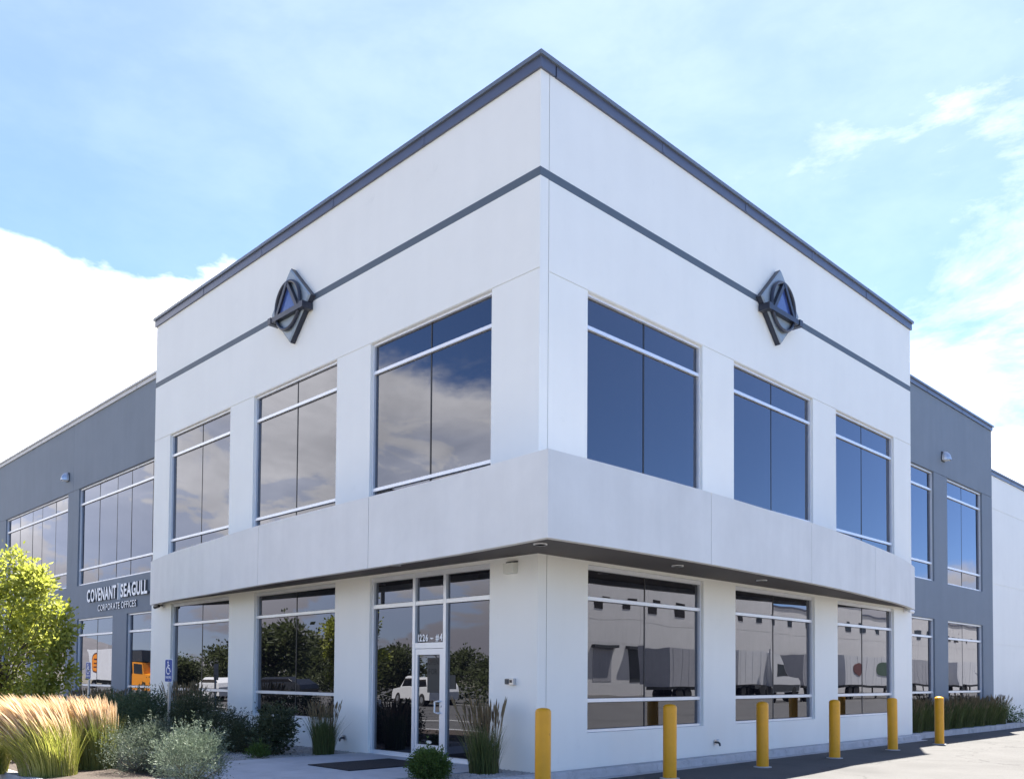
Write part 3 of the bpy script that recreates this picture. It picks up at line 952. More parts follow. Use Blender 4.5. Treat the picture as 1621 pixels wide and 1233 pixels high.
T_ = thing('intercom', 'small grey entry keypad box on white wall right of entrance', 'keypad')
MB().box(0.47, 0.64, 0.002, 0.07, 1.465, 1.57, mL).build('box', 'metal', T_)
MB().box(0.575, 0.65, 0.0701, 0.085, 1.475, 1.56, mL).build('cover', 'dark_metal', T_)
MB().box(0.50, 0.55, 0.0701, 0.076, 1.50, 1.545, mL).build('reader', 'black_plastic', T_)


def spigot(mp, u0, z0, label):
    T_ = thing('hose_bib', label, 'tap', group='metal wall outlets near the ground')
    MB().tube([mp(u0, 0.002, z0), mp(u0, 0.015, z0)], 0.055, 14).build('flange', 'metal', T_, smooth=True)
    MB().tube([mp(u0, 0.01, z0), mp(u0, 0.08, z0), mp(u0, 0.11, z0-0.02), mp(u0, 0.12, z0-0.07)], [0.022, 0.022, 0.022, 0.018], 10).build('spout', 'dark_metal', T_, smooth=True)
    MB().tube([mp(u0, 0.07, z0), mp(u0, 0.07, z0+0.05)], 0.009, 8).tube([mp(u0-0.035, 0.07, z0+0.052), mp(u0+0.035, 0.07, z0+0.052)], 0.012, 8).build('valve', 'metal', T_)


spigot(mL, 5.36, 0.35, 'grey metal tap low on the wall left of the entrance')
spigot(mR, 5.09, 0.33, 'grey metal tap low on the wall between bollards')


def camera_fix(mp, u0, z0, label, m_):
    T_ = thing('security_camera', label, 'camera', group='security cameras under the canopy ends')
    MB().box(u0-0.05, u0+0.05, 0.002, 0.03, z0-0.05, z0+0.05, mp).build('wall_plate', 'white_paint', T_)
    MB().tube([mp(u0, 0.02, z0), mp(u0, 0.16, z0+0.01)], 0.018, 8).build('arm', m_, T_)
    MB().tube([mp(u0-0.10, 0.17, z0-0.02), mp(u0+0.12, 0.19, z0-0.04)], [0.045, 0.055], 12).build('body', m_, T_, smooth=True)
    MB().tube([mp(u0+0.12, 0.19, z0-0.04), mp(u0+0.135, 0.191, z0-0.042)], 0.04, 12).build('lens', 'black_plastic', T_)


camera_fix(mL, 14.22, 3.47, 'black security camera under the left end of the canopy', 'black_plastic')
camera_fix(mR, 14.5, 3.49, 'pale security camera under the right end of the canopy', 'white_paint')

# ------------------------------------------------------------------ bollards
BO = thing('bollard', 'yellow bollard at the building corner, cut by the picture edge', 'bollard', (1.15, -1.07, -0.06), group='yellow bollards along the kerb')
prof = [(0.112, 0.0), (0.112, 1.165), (0.108, 1.185), (0.095, 1.205), (0.07, 1.218), (0.03, 1.226), (0.004, 1.227)]
MB().lathe(prof, n=32).build('post', 'bollard', BO, smooth=True)
MB().lathe([(0.165, 0.001), (0.165, 0.012), (0.113, 0.02), (0.113, 0.001)], n=28).build('footing', 'concrete', BO)
labs = [((1.10, 2.02, -0.06), 'yellow bollard in front of the tall window nearest the corner'), ((1.155, 4.90, -0.06), 'yellow bollard in front of the middle right hand lower window'),
        ((1.20, 7.76, -0.06), 'yellow bollard before the white pier between middle and far lower windows'), ((1.15, 10.86, -0.06), 'yellow bollard at the far end of the white facade'),
        ((1.19, 13.69, -0.06), 'farthest yellow bollard, in front of the dark grass row')]
for loc, lb in labs:
    c_ = copy_tree(BO); c_.location = loc; c_['label'] = lb
    c_.rotation_euler = (R(random.uniform(-.5, .5)), R(random.uniform(-.5, .5)), random.uniform(0, 6))

# door mat
o = MB(); o.prism([(-3.30, -2.10), (-2.08, -2.10), (-2.08, -0.42), (-3.30, -0.42)], lambda x, y_: (x, y_, 0.094), lambda x, y_: (x, y_, 0.108))
tag(o.build('doormat', 'mat_rubber'), 'large black rubber doormat on concrete walk before the entrance', 'doormat')

# ------------------------------------------------------------------ accessible parking signs
def parking_sign(x, y_, label):
    T_ = thing('parking_sign', label, 'sign', (x, y_, 0.075), R(4), group='blue wheelchair parking signs')
    MB().box(-0.025, 0.025, -0.018, 0.018, 0, 1.50, None).build('post', 'metal', T_)
    z0, z1, w = 1.36, 1.83, 0.155
    pl = MB()
    cr = 0.03; out = []
    for cx_, cz, a0 in ((w-cr, z0+cr, -90), (w-cr, z1-cr, 0), (-w+cr, z1-cr, 90), (-w+cr, z0+cr, 180)):
        for k in range(4): out.append((cx_+cr*math.cos(R(a0+30*k)), cz+cr*math.sin(R(a0+30*k))))
    pl.prism(out, lambda a_, b_: (a_, -0.022, b_), lambda a_, b_: (a_, -0.019, b_)); pl.build('border', 'white_paint', T_)
    k = 0.92
    pl = MB(); pl.prism([(a_*k, (b_-1.595)*0.95+1.595) for a_, b_ in out], lambda a_, b_: (a_, -0.0245, b_), lambda a_, b_: (a_, -0.0222, b_)); pnl = pl.build('panel', 'sign_blue', T_)
    sy = MB()
    def strip(P_, wd):
        for (a_, b_) in zip(P_[:-1], P_[1:]):
            d_ = Vector((b_[0]-a_[0], b_[1]-a_[1])).normalized(); n_ = Vector((-d_.y, d_.x))*wd/2
            q = [(a_[0]+n_.x, a_[1]+n_.y), (a_[0]-n_.x, a_[1]-n_.y), (b_[0]-n_.x, b_[1]-n_.y), (b_[0]+n_.x, b_[1]+n_.y)]
            sy.quad(*[(p[0], -0.0262, p[1]) for p in q])
    sy.quad(*[(-0.025+0.022*math.cos(t*0.52), -0.0262, 1.765+0.022*math.sin(t*0.52)) for t in range(12)])
    strip([(-0.02, 1.74), (-0.012, 1.645), (0.045, 1.645), (0.07, 1.575), (0.095, 1.585)], 0.026)
    strip([(-0.015, 1.70), (0.045, 1.70)], 0.02)
    strip([(-0.03, 1.69)]+[(-0.01+0.075*math.cos(R(t)), 1.60+0.075*math.sin(R(t))) for t in range(120, 345, 25)], 0.022)
    sy.build('wheelchair_symbol', 'white_paint', pnl, fix=False)
    text_line(pnl, 'PARKING', lambda u, d_, z: (u, -d_, z), -0.115, 0.115, 1.435, 0.05, 0.025, 0.0262, 'white_paint', 0.01, 'lettering', True)
    bt = MB(); bt.tube([(0, -0.0246, 1.80), (0, -0.029, 1.80)], 0.008, 8); bt.tube([(0, -0.0246, 1.405), (0, -0.029, 1.405)], 0.008, 8); bt.build('bolt', 'metal', T_)


parking_sign(-8.10, -2.42, 'blue wheelchair parking sign on post above the dark shrubs by the white wall')
parking_sign(-14.95, -1.66, 'farther blue wheelchair parking sign, in front of the grey wing window')

# ------------------------------------------------------------------ vegetation
def attr_mesh(name, v, f, tint, m):
    me = bpy.data.meshes.new(name)
    v = np.asarray(v, np.float32); f = np.asarray(f, np.int32)
    k = f.shape[1]
    me.vertices.add(len(v)); me.vertices.foreach_set('co', v.ravel())
    me.loops.add(f.size); me.loops.foreach_set('vertex_index', f.ravel())
    me.polygons.add(len(f)); me.polygons.foreach_set('loop_start', np.arange(0, f.size, k, dtype=np.int32))
    try: me.polygons.foreach_set('loop_total', np.full(len(f), k, np.int32))
    except Exception: pass
    a_ = me.attributes.new('tint', 'FLOAT', 'POINT'); a_.data.foreach_set('value', np.asarray(tint, np.float32))
    me.materials.append(MAT[m]); me.update(); me.validate()
    return me


def leaves(centers, dirs, size, width=0.45, droop=0.0, rng=RNG):
    """folded four-point leaves; dirs gives the growth direction of each"""
    n = len(centers)
    d = dirs/np.linalg.norm(dirs, axis=1, keepdims=True)
    rnd = rng.normal(size=(n, 3)); s = np.cross(d, rnd); s /= np.linalg.norm(s, axis=1, keepdims=True)
    nn = np.cross(s, d)
    L = size*rng.uniform(0.6, 1.3, n)[:, None]
    w = L*width
    p0 = centers; p1 = centers+d*L*0.5+s*w*0.5+nn*w*0.12; p2 = centers+d*L; p3 = centers+d*L*0.5-s*w*0.5+nn*w*0.12
    v = np.stack([p0, p1, p2, p3], 1).reshape(-1, 3)
    i = np.arange(n)*4
    f = np.concatenate([np.stack([i, i+1, i+2], 1), np.stack([i, i+2, i+3], 1)])
    return v, f


def rdir(n, rng=RNG):
    d = rng.normal(size=(n, 3)); return d/np.linalg.norm(d, axis=1, keepdims=True)


def crown_points(blobs, ncl, nper, crad, rng=RNG, shell=0.5, wexp=0.75):
    """blobs: (cx,cy,cz,rx,ry,rz); clusters mostly in the outer shell; returns leaf bases and outward dirs + cluster list"""
    C_, D_, cl, T_ = [], [], [], []
    wts = np.array([b[3]*b[4]*b[5] for b in blobs])**wexp; wts /= wts.sum()
    for k in range(ncl):
        b = blobs[rng.choice(len(blobs), p=wts)]
        d = rdir(1, rng)[0]; r = rng.uniform(shell, 1.0)**0.6 if rng.random() < 0.8 else rng.uniform(0.2, 0.8)
        c = np.array(b[:3])+d*np.array(b[3:])*r
        cl.append(c)
        q = rng.normal(size=(nper, 3))*crad*rng.uniform(0.6, 1.3)
        C_.append(c+q)
        D_.append(q/crad*0.6+d*0.7+np.array([0, 0, 0.35])+rng.normal(size=(nper, 3))*0.5)
        T_.append(np.clip(rng.uniform(0, 1)*0.5+rng.uniform(0, 0.5, nper), 0, 1))
    return np.concatenate(C_), np.concatenate(D_), cl, np.concatenate(T_)


def shrub(name, label, cat, loc, blobs, ncl, nper, crad, size, m, width=0.45, group=None, stems=8, sprigs=0, upright=0.0, seed=1):
    rng = np.random.default_rng(seed)
    T_ = thing(name, label, cat, loc, group=group)
    c, d, cl, ti = crown_points(blobs, ncl, nper, crad, rng)
    d = d+np.array([0, 0, upright])
    keep = c[:, 2] > 0.01
    c, d, ti = c[keep], d[keep], ti[keep]
    if sprigs:
        for k in range(sprigs):
            b = blobs[rng.integers(len(blobs))]; dd = rdir(1, rng)[0]; dd[2] = abs(dd[2])*0.8+0.35
            st = np.array(b[:3])+dd*np.array(b[3:])*0.85
            g_ = dd+np.array([0, 0, 0.8]); g_ /= np.linalg.norm(g_)
            ln = rng.uniform(0.08, 0.26)
            tt = rng.uniform(0, 1, 16)[:, None]
            c = np.concatenate([c, st+g_*tt*ln]); d = np.concatenate([d, g_*0.8+rdir(16, rng)*0.8]); ti = np.concatenate([ti, rng.uniform(.3, 1, 16)])
    v, f = leaves(c, d, size, width, rng=rng)
    fo = link('foliage', attr_mesh('foliage', v, f, np.repeat(ti, 4), m), T_); fo['kind'] = 'stuff'
    st = MB()
    for k in range(stems):
        e = cl[rng.integers(len(cl))]
        b0 = np.array([rng.normal()*0.03, rng.normal()*0.03, 0])
        md = b0*0.5+e*0.5+rng.normal(size=3)*0.03; md[2] = max(md[2], 0.05)
        st.tube([b0, md, e], [0.012, 0.009, 0.004], 5)
    st.build('stem', 'bark', T_)
    return T_


def tree(name, label, loc, blobs, ncl, nper, crad, size, m, trunk_r, seed, group=None, trunk_top=None, wexp=0.75):
    rng = np.random.default_rng(seed)
    T_ = thing(name, label, 'tree', loc, group=group)
    c, d, cl, ti = crown_points(blobs, ncl, nper, crad, rng, 0.35, wexp)
    v, f = leaves(c, d+np.array([0, 0, -0.2]), size, 0.6, rng=rng)
    fo = link('crown', attr_mesh('crown', v, f, np.repeat(ti, 4), m), T_); fo['kind'] = 'stuff'
    tt = trunk_top or blobs[0][2]
    tr = MB(); tr.tube([(0, 0, -0.05), (0.03, 0.02, tt*0.4), (0.0, 0.05, tt)], [trunk_r*1.3, trunk_r, trunk_r*0.5], 9)
    tr.build('trunk', 'bark', T_, smooth=True)
    br = MB()
    for k in range(min(26, len(cl))):
        e = cl[k]; z = rng.uniform(0.3, 0.9)*tt
        s_ = np.array([0.01, 0.03, z]); md = s_*0.5+np.array(e)*0.5; md[2] += 0.1*trunk_r/0.05
        br.tube([s_, md, e], [trunk_r*0.4, trunk_r*0.25, trunk_r*0.1], 5)
    br.build('branch', 'bark', T_)
    return T_


def reed(name, label, loc, h, rad, nb, npl, m_blade, m_plume, lean=(0, 0), spread=0.5, seed=1, group=None, bh=0.68, wb=0.008, plume=0.16, pw=0.011):
    rng = np.random.default_rng(seed)
    T_ = thing(name, label, 'grass', loc, group=group)
    # blades
    def strips(n, hgt, wid, sp, segs, ln):
        a_ = rng.uniform(0, 2*np.pi, n); r = rad*0.72*np.sqrt(rng.uniform(0, 1, n))
        base = np.stack([r*np.cos(a_), r*np.sin(a_), np.zeros(n)], 1)
        out = np.stack([np.cos(a_), np.sin(a_), np.zeros(n)], 1)+rng.normal(size=(n, 3))*0.35; out[:, 2] = 0
        H = hgt*rng.uniform(0.55, 1.05, n)
        bend = sp*rng.uniform(0.05, 1.0, n)**1.3*(0.25+r/rad)
        sd_ = np.cross(out, np.array([0, 0, 1.0])); sd_ += rng.normal(size=(n, 3))*0.4; sd_ /= np.linalg.norm(sd_, axis=1, keepdims=True)
        P = []
        for k in range(segs+1):
            t = k/segs
            c = base+out*(bend*H*t**1.8)[:, None]+np.array([ln[0], ln[1], 0])*0.6*(H*t**1.7)[:, None]
            c[:, 2] += H*(t-0.22*bend*t**3)
            w = wid*(1-t**2)*0.5+0.0006
            P.append(c-sd_*w); P.append(c+sd_*w)
        V = np.stack(P, 1)
        i = np.arange(n)*(2*(segs+1)); f = []
        for k in range(segs):
            f.append(np.stack([i+2*k, i+2*k+1, i+2*k+3, i+2*k+2], 1))
        return V.reshape(-1, 3), np.concatenate(f), np.repeat(rng.uniform(0, 1, n), 2*(segs+1))
    v, f, ti = strips(nb, h*bh, wb, spread, 4, lean)
    fo = link('blade', attr_mesh('blade', v, f, ti, m_blade), T_); fo['kind'] = 'stuff'
    # seed heads: thin stalk and feathery spindle of crossed strips
    n = npl
    a_ = rng.uniform(0, 2*np.pi, n); r = rad*0.7*np.sqrt(rng.uniform(0, 1, n))
    base = np.stack([r*np.cos(a_), r*np.sin(a_), np.zeros(n)], 1)
    out = np.stack([np.cos(a_), np.sin(a_), np.zeros(n)], 1)*(0.10+spread*0.30*(r/rad)[:, None])*rng.uniform(0.2, 1.3, n)[:, None]
    H = h*(0.62+0.42*rng.beta(2.2, 1.6, n))
    ln = np.array([lean[0], lean[1], 0.0])*rng.uniform(0.7, 1.3, n)[:, None]
    def path(t): 
        c = base+out*(H*t**1.5)[:, None]+ln*(H*t**1.8)[:, None]; c[:, 2] += H*t*(1-0.08*t); return c
    V = []; Fc = []; off = 0; tin = []
    tv = rng.uniform(0, 1, n)
    for turn in range(3):
        sd_ = np.stack([np.cos(a_+turn*1.05), np.sin(a_+turn*1.05), np.zeros(n)], 1)
        if turn == 0: ts = [0.0, 0.35, 0.65, 1-plume*1.15, 1-plume*0.8, 1-plume*0.35, 1.0]; ws = [0.0022, 0.002, 0.0018, 0.0016, pw*0.8, pw, 0.001]
        else: ts = [1-plume*1.15, 1-plume*0.8, 1-plume*0.35, 1.0]; ws = [0.0016, pw*0.8, pw, 0.001]
        P = []
        for t, w in zip(ts, ws):
            c = path(t); P += [c-sd_*w, c+sd_*w]
        VV = np.stack(P, 1); m_ = VV.shape[1]
        i = np.arange(n)*m_+off
        for k in range(len(ts)-1): Fc.append(np.stack([i+2*k, i+2*k+1, i+2*k+3, i+2*k+2], 1))
        V.append(VV.reshape(-1, 3)); off += n*m_; tin.append(np.repeat(tv, m_))
    fo = link('seed_head', attr_mesh('seed_head', np.concatenate(V), np.concatenate(Fc), np.concatenate(tin), m_plume), T_); fo['kind'] = 'stuff'
    return T_


def at(px, d):
    """ground point seen at picture column px (of 1621) at depth d from the camera"""
    v = fw + rt*((px-810.5)/F_PX)
    s_ = d/ v.dot(fw)
    return (CAM.x+v.x*s_, CAM.y+v.y*s_)


RG = 'feather reed grasses in bloom'
lean_w = (-0.22, -0.26)
p = at(82, 13.2)
reed('ornamental_grass', 'big sunlit reed grass with pale feathery plumes leaning left', (p[0], p[1], 0.07), 1.29, 0.54, 4600, 1300, 'blade_green', 'plume', (-0.33, -0.36), 0.50, 3, RG, plume=0.34, pw=0.010, bh=0.70)
p = at(153, 14.2)
reed('ornamental_grass', 'big reed grass with shaded green blades and golden plume tips', (p[0], p[1], 0.07), 1.27, 0.46, 4000, 760, 'blade_shaded', 'plume', (-0.16, -0.17), 0.34, 4, RG, plume=0.30, pw=0.0095, bh=0.74)
p = at(-8, 13.4)
reed('ornamental_grass', 'reed grass clump cut by the picture edge, bottom left', (p[0], p[1], 0.07), 0.95, 0.30, 900, 80, 'blade_green', 'plume', (0.08, 0.0), 0.8, 5, RG)
reed('ornamental_grass', 'reed grass with tan plumes against the window left of the entrance', (-4.95, -0.75, 0.07), 1.12, 0.28, 800, 110, 'blade_dark', 'plume_dark', (0.0, -0.02), 0.42, 6, RG, bh=0.72)
reed('ornamental_grass', 'tan plumed reed grass right of the glass entrance by the corner', (-0.55, -0.62, 0.07), 1.32, 0.32, 800, 110, 'blade_dark', 'plume_dark', (-0.05, -0.02), 0.40, 7, RG, plume=0.2, bh=0.62)
reed('ornamental_grass', 'brown reed grass in front of the far left lower window', (-10.7, -0.95, 0.07), 1.5, 0.45, 1100, 150, 'blade_dark', 'plume_dark', (0.0, -0.02), 0.45, 8, RG)
for k, (x, y_, s_) in enumerate(((-15.6, -0.5, 1.15), (-17.0, -0.4, 1.2), (-18.6, -0.45, 1.2))):
    reed('ornamental_grass', ('reed grass below the reflected orange truck', 'reed grass under the pier between the grey wing windows', 'reed grass under the window with the reflected white trailer')[k],
         (x, y_, 0.07), s_, 0.6, 1500, 160, 'blade_dark', 'plume_dark', (0, -0.03), 0.5, 20+k, RG)

HG = 'row of dark grasses at the right wing'
hl_ = ['dark reed grass by the white pier, first of the right hand row', 'dark reed grass just right of the farthest bollard', 'dark reed grass below the right wing window, near its left edge', 'dark reed grass below the middle of the right wing window',
       'dark reed grass below the right edge of the right wing window', 'dark reed grass under the grey pier of the right wing', 'dark reed grass where the grey wing meets the white wing', 'last dark reed grass of the row, in front of the white wing']
for k in range(8):
    reed('ornamental_grass', hl_[k], (-0.38, 15.62+k*1.06, 0.07), 1.06+0.08*math.sin(k*2.1), 0.55, 1300, 130, 'blade_dark', 'plume_dark', (0.02, 0.0), 0.5, 40+k, HG, bh=0.85)

shrub('shrub', 'low bright green shrub at the far end of the right hand grass row', 'shrub', (-0.35, 24.75, 0.07), [(0, 0, 0.3, 0.5, 0.55, 0.32)], 70, 26, 0.09, 0.06, 'leaf_round', seed=60)
p = at(304, 12.0)
shrub('shrub', 'rounded silvery grey shrub at the bottom, nearest the walkway', 'shrub', (p[0], p[1], 0.07), [(0, 0, 0.36, 0.5, 0.5, 0.36), (0.05, 0.0, 0.52, 0.36, 0.36, 0.26)], 420, 36, 0.055, 0.034, 'leaf_silver', 0.32, sprigs=90, upright=0.5, seed=61, stems=16)
p = at(226, 13.7)
shrub('shrub', 'grey green shrub behind the silvery one, beside the tall grasses', 'shrub', (p[0], p[1], 0.07), [(0, 0, 0.34, 0.62, 0.55, 0.36), (0.25, 0.15, 0.42, 0.35, 0.35, 0.36)], 380, 36, 0.06, 0.034, 'leaf_grey', 0.3, sprigs=50, upright=0.5, seed=62, stems=12)
DG = 'dark green shrubs along the facade'
p = at(222, 18.6)
shrub('shrub', 'large dark green shrub just left of the parking sign post', 'shrub', (p[0], p[1], 0.07), [(0, 0, 0.55, 0.75, 0.65, 0.55), (0.2, 0.1, 0.75, 0.45, 0.45, 0.4)], 460, 38, 0.09, 0.042, 'leaf_dark', group=DG, seed=63, sprigs=30)
p = at(300, 18.4)
shrub('shrub', 'dark shrub in front of the far left lower window', 'shrub', (p[0], p[1], 0.07), [(0, 0, 0.5, 0.65, 0.6, 0.5), (0.1, 0.2, 0.72, 0.4, 0.4, 0.36)], 380, 38, 0.085, 0.042, 'leaf_rose', group=DG, seed=64, sprigs=40)
p = at(350, 17.6)
shrub('shrub', 'low dark shrub before the white pier between the left lower windows', 'shrub', (p[0], p[1], 0.07), [(0, 0, 0.38, 0.6, 0.5, 0.40)], 320, 38, 0.08, 0.04, 'leaf_rose', group=DG, seed=65, sprigs=30)
p = at(392, 17.2)
shrub('shrub', 'lowest dark shrub between the pier and the leafy rose bush', 'shrub', (p[0], p[1], 0.07), [(0, 0, 0.28, 0.42, 0.4, 0.30)], 220, 36, 0.07, 0.036, 'leaf_rose', group=DG, seed=66, sprigs=16)
p = at(180, 20.5)
shrub('shrub', 'dark shrub behind the tall grasses, under the grey wing', 'shrub', (p[0], p[1], 0.07), [(0, 0, 0.5, 0.8, 0.7, 0.5)], 360, 36, 0.09, 0.045, 'leaf_dark', group=DG, seed=67, sprigs=20)
p = at(432, 16.8)
shrub('rose_bush', 'leafy dark rose bush below the window left of the entrance', 'shrub', (p[0], p[1], 0.07), [(0, 0, 0.30, 0.36, 0.36, 0.32), (0.1, 0.05, 0.58, 0.34, 0.32, 0.26)], 150, 28, 0.075, 0.06, 'leaf_rose', 0.6, group=DG, seed=68, sprigs=40, stems=14)
p = at(412, 16.1)
shrub('plant', 'small green tuft on the gravel in front of the rose bush', 'plant', (p[0], p[1], 0.07), [(0, 0, 0.10, 0.2, 0.16, 0.14)], 40, 26, 0.05, 0.07, 'leaf_round', 0.2, seed=69, upright=1.2, stems=4)
shrub('shrub', 'small round bright green shrub on gravel in front of the entrance', 'shrub', (-0.56, -1.72, 0.07), [(0, 0, 0.20, 0.29, 0.29, 0.22)], 320, 28, 0.04, 0.036, 'leaf_round', 0.55, seed=70, sprigs=6)
p = at(33, 15.2)
shrub('shrub', 'near-black low shrub added for the shaded gap left of the tall grasses', 'shrub', (p[0], p[1], 0.07), [(0, 0, 0.25, 0.34, 0.34, 0.27)], 90, 30, 0.07, 0.05, 'leaf_gap_shade', seed=71)  # added shrub, its black leaves stand in for tree shadow

p = at(-4, 19.2)
YT = tree('young_tree', 'yellow green young tree in full sun at the left edge', (p[0], p[1], 0.07),
     [(0, 0, 1.9, 0.8, 0.8, 0.85), (-0.35, -0.35, 2.7, 0.5, 0.5, 0.8)] + [(rt.x*l+q*rt.y, rt.y*l-q*rt.x, z, .2, .2, h_) for (l, q, z, h_) in
      ((-0.05, 0.1, 3.35, .60), (0.28, -0.1, 3.3, .58), (0.66, 0.0, 3.0, .60), (0.90, 0.15, 2.85, .55), (1.16, -0.1, 2.25, .55), (1.22, 0.1, 1.75, .36), (0.9, 0.2, 1.25, .30), (1.15, -0.2, 1.35, .3), (0.55, 0.1, 1.0, .35), (0.1, 0.0, 0.95, .35), (1.0, 0.0, 0.85, .25), (-0.5, 0, 3.5, .6), (0.4, -0.5, 2.5, .5), (0.0, -0.7, 2.4, .6), (0.75, -0.4, 1.9, .4))],
     330, 40, 0.085, 0.095, 'leaf_tree', 0.05, 80, trunk_top=2.0, wexp=0.42)
YT.scale = (1.12, 1.12, 1.10)

# ------------------------------------------------------------------ what the windows mirror: lot, trees, vehicles, warehouse
RGN = np.random.default_rng(5)
base_tree = tree('street_tree', 'broad green tree across the parking lot', (-38, -26, -0.06), [(0, 0, 3.6, 2.4, 2.4, 1.9), (1.0, 0.6, 4.6, 1.5, 1.5, 1.2), (-1.2, -0.5, 3.2, 1.6, 1.6, 1.3)], 150, 34, 0.4, 0.34, 'leaf_env', 0.16, 90, 'trees across the parking lot', 3.2)
tl = ['broad green tree mirrored in the window left of the entrance', 'rounded tree mirrored in the second left window', 'small tree behind the dark parked car', 'low broad tree at the far hedge line', 'small dark tree mirrored right of the door', 'dark tree mirrored in the right door pane', 'dark tree behind the white sport utility car', 'tall tree at the back of the lot', 'tree between the lot and the road', 'tree beside the orange truck', 'tallest tree by the road', 'tree at the near corner of the lot']
spots = [(-46, -21, .86), (-53, -21, .62), (-60, -20.0, .60), (-67, -21.5, .62), (-34, -31, .60), (-27, -30, .66), (-24, -33, .72), (-44, -36, .62), (-56, -30, .72), (-72, -32, .8), (-70, -40, 1.0), (-18, -40, .9)]
base_tree.scale = (.64, .64, .62)
for k, (x, y_, s_) in enumerate(spots):
    c_ = copy_tree(base_tree); c_.location = (x, y_, -0.06); c_.scale = (s_*1.15, s_*1.15, s_*RGN.uniform(.9, 1.05)); c_.rotation_euler = (0, 0, RGN.uniform(0, 6)); c_['label'] = tl[k]

HD = thing('hedge', 'long clipped green hedge along the far side of the lot', 'hedge', (-46, -25.5, -0.06))
rng_ = np.random.default_rng(9)
hb = [(-24+k*2.0, rng_.uniform(-.4, .4), 0.9+rng_.uniform(-.1, .25), 1.4, 1.0, 1.0) for k in range(27)]
c_, d_, _cl, ti_ = crown_points(hb, 330, 30, 0.3, rng_, 0.4)
v_, f_ = leaves(c_, d_, 0.26, 0.6, rng=rng_)
o = link('foliage', attr_mesh('foliage', v_, f_, np.repeat(ti_, 4), 'leaf_env'), HD); o['kind'] = 'stuff'
st_ = MB()
for k in range(27): st_.tube([(-24+k*2.0, 0, 0), (-24+k*2.0+0.1, 0.05, 1.2)], [0.06, 0.03], 6)
st_.build('stem', 'bark', HD)['kind'] = 'stuff'

def wheel(par, x, y_, r=0.5, w=0.3):
    wv_ = MB().tube([(x, y_-w/2, r), (x, y_+w/2, r)], r, 18).build('wheel', 'tyre', par)
    MB().tube([(x, y_-w/2-0.01, r), (x, y_+w/2+0.01, r)], r*0.5, 14).build('rim', 'metal', wv_)


def vehicle_car(label, loc, rz, mbody, suv=True):
    V_ = thing('parked_car', label, 'car', loc, rz, 'cars in the lot')
    hgt = 1.72 if suv else 1.45
    sil = [(-2.3, 0.35), (2.3, 0.35), (2.35, 0.75), (2.25, 0.95), (1.2, 1.05), (0.55, hgt-0.06), (0.2, hgt), (-1.7, hgt), (-2.2, 1.1), (-2.35, 0.8)]
    P = MB(); P.prism(sil, lambda x, z: (x, -0.9+0.12*(z > 1.2), z), lambda x, z: (x, 0.9-0.12*(z > 1.2), z)); P.build('body', mbody, V_)
    for sy in (-1, 1):
        P = MB(); P.prism([(0.95, 1.1), (0.45, hgt-0.14), (-1.65, hgt-0.14), (-2.0, 1.12)], lambda x, z: (x, sy*0.895, z), lambda x, z: (x, sy*0.80, z)); P.build('side_window', 'car_glass', V_)
    for x in (-1.45, 1.45):
        for sy in (-0.8, 0.8): wheel(V_, x, sy, 0.36, 0.24)
    MB().box(2.3, 2.37, -0.8, -0.5, 0.7, 0.85).build('headlight', 'lens', V_); MB().box(2.3, 2.37, 0.5, 0.8, 0.7, 0.85).build('headlight', 'lens', V_)
    return V_


vehicle_car('white sport utility car mirrored in the entrance door', (-31, -22.5, -0.06), R(192), 'car_white')
vehicle_car('dark parked car across the lot', (-41, -18.5, -0.06), R(160), 'car_dark', False)
vehicle_car('white saloon car at the hedge line', (-46, -16.8, -0.06), R(185), 'car_white', False)

TK = thing('box_truck', 'orange truck with white cargo box and round orange emblem', 'truck', (-82, -20.2, -0.06), R(-9.8))
P = MB(); P.box(-0.2, 7.2, -1.25, 1.25, 1.05, 4.0); P.build('cargo_box', 'trailer_white', TK)
for sy in (1.252,):
    P = MB(); P.prism([(1.5+0.85*math.cos(t*math.pi/12), 2.7+1.0*math.sin(t*math.pi/12)) for t in range(24)], lambda x, z: (x, sy, z), lambda x, z: (x, sy+0.01, z)); em = P.build('emblem', 'logo_dark', TK)
    P = MB(); P.prism([(1.5+0.72*math.cos(t*math.pi/12), 2.7+0.86*math.sin(t*math.pi/12)) for t in range(24)], lambda x, z: (x, sy+0.011, z), lambda x, z: (x, sy+0.018, z)); P.build('emblem_disc', 'logo_orange', em)
    for z in (2.25, 2.62, 3.0): MB().box(1.15, 1.85, sy+0.019, sy+0.025, z, z+0.13).build('emblem_bar', 'logo_dark', em)
cab = [(7.4, 0.6), (11.3, 0.6), (11.4, 1.55), (9.9, 1.75), (9.55, 2.75), (7.5, 2.85), (7.35, 1.2)]
P = MB(); P.prism(cab, lambda x, z: (x, -1.1, z), lambda x, z: (x, 1.1, z)); P.build('cab', 'truck_orange', TK)
for (a_, b_) in ((7.75, 8.45), (8.65, 9.5)):
    P = MB(); P.prism([(a_, 1.75), (b_+0.12, 1.75), (b_, 2.6), (a_, 2.65)], lambda x, z: (x, 1.101, z), lambda x, z: (x, 1.11, z)); P.build('cab_window', 'car_glass', TK)
MB().box(7.4, 9.4, -1.0, 1.0, 2.86, 3.9).build('roof_load', 'car_dark', TK)
for x in (0.9, 9.9):
    for sy in (-0.95, 0.95): wheel(TK, x, sy, 0.5, 0.3)
MB().box(-0.2, 7.3, -0.5, 0.5, 0.7, 1.05).build('chassis', 'dark_metal', TK)

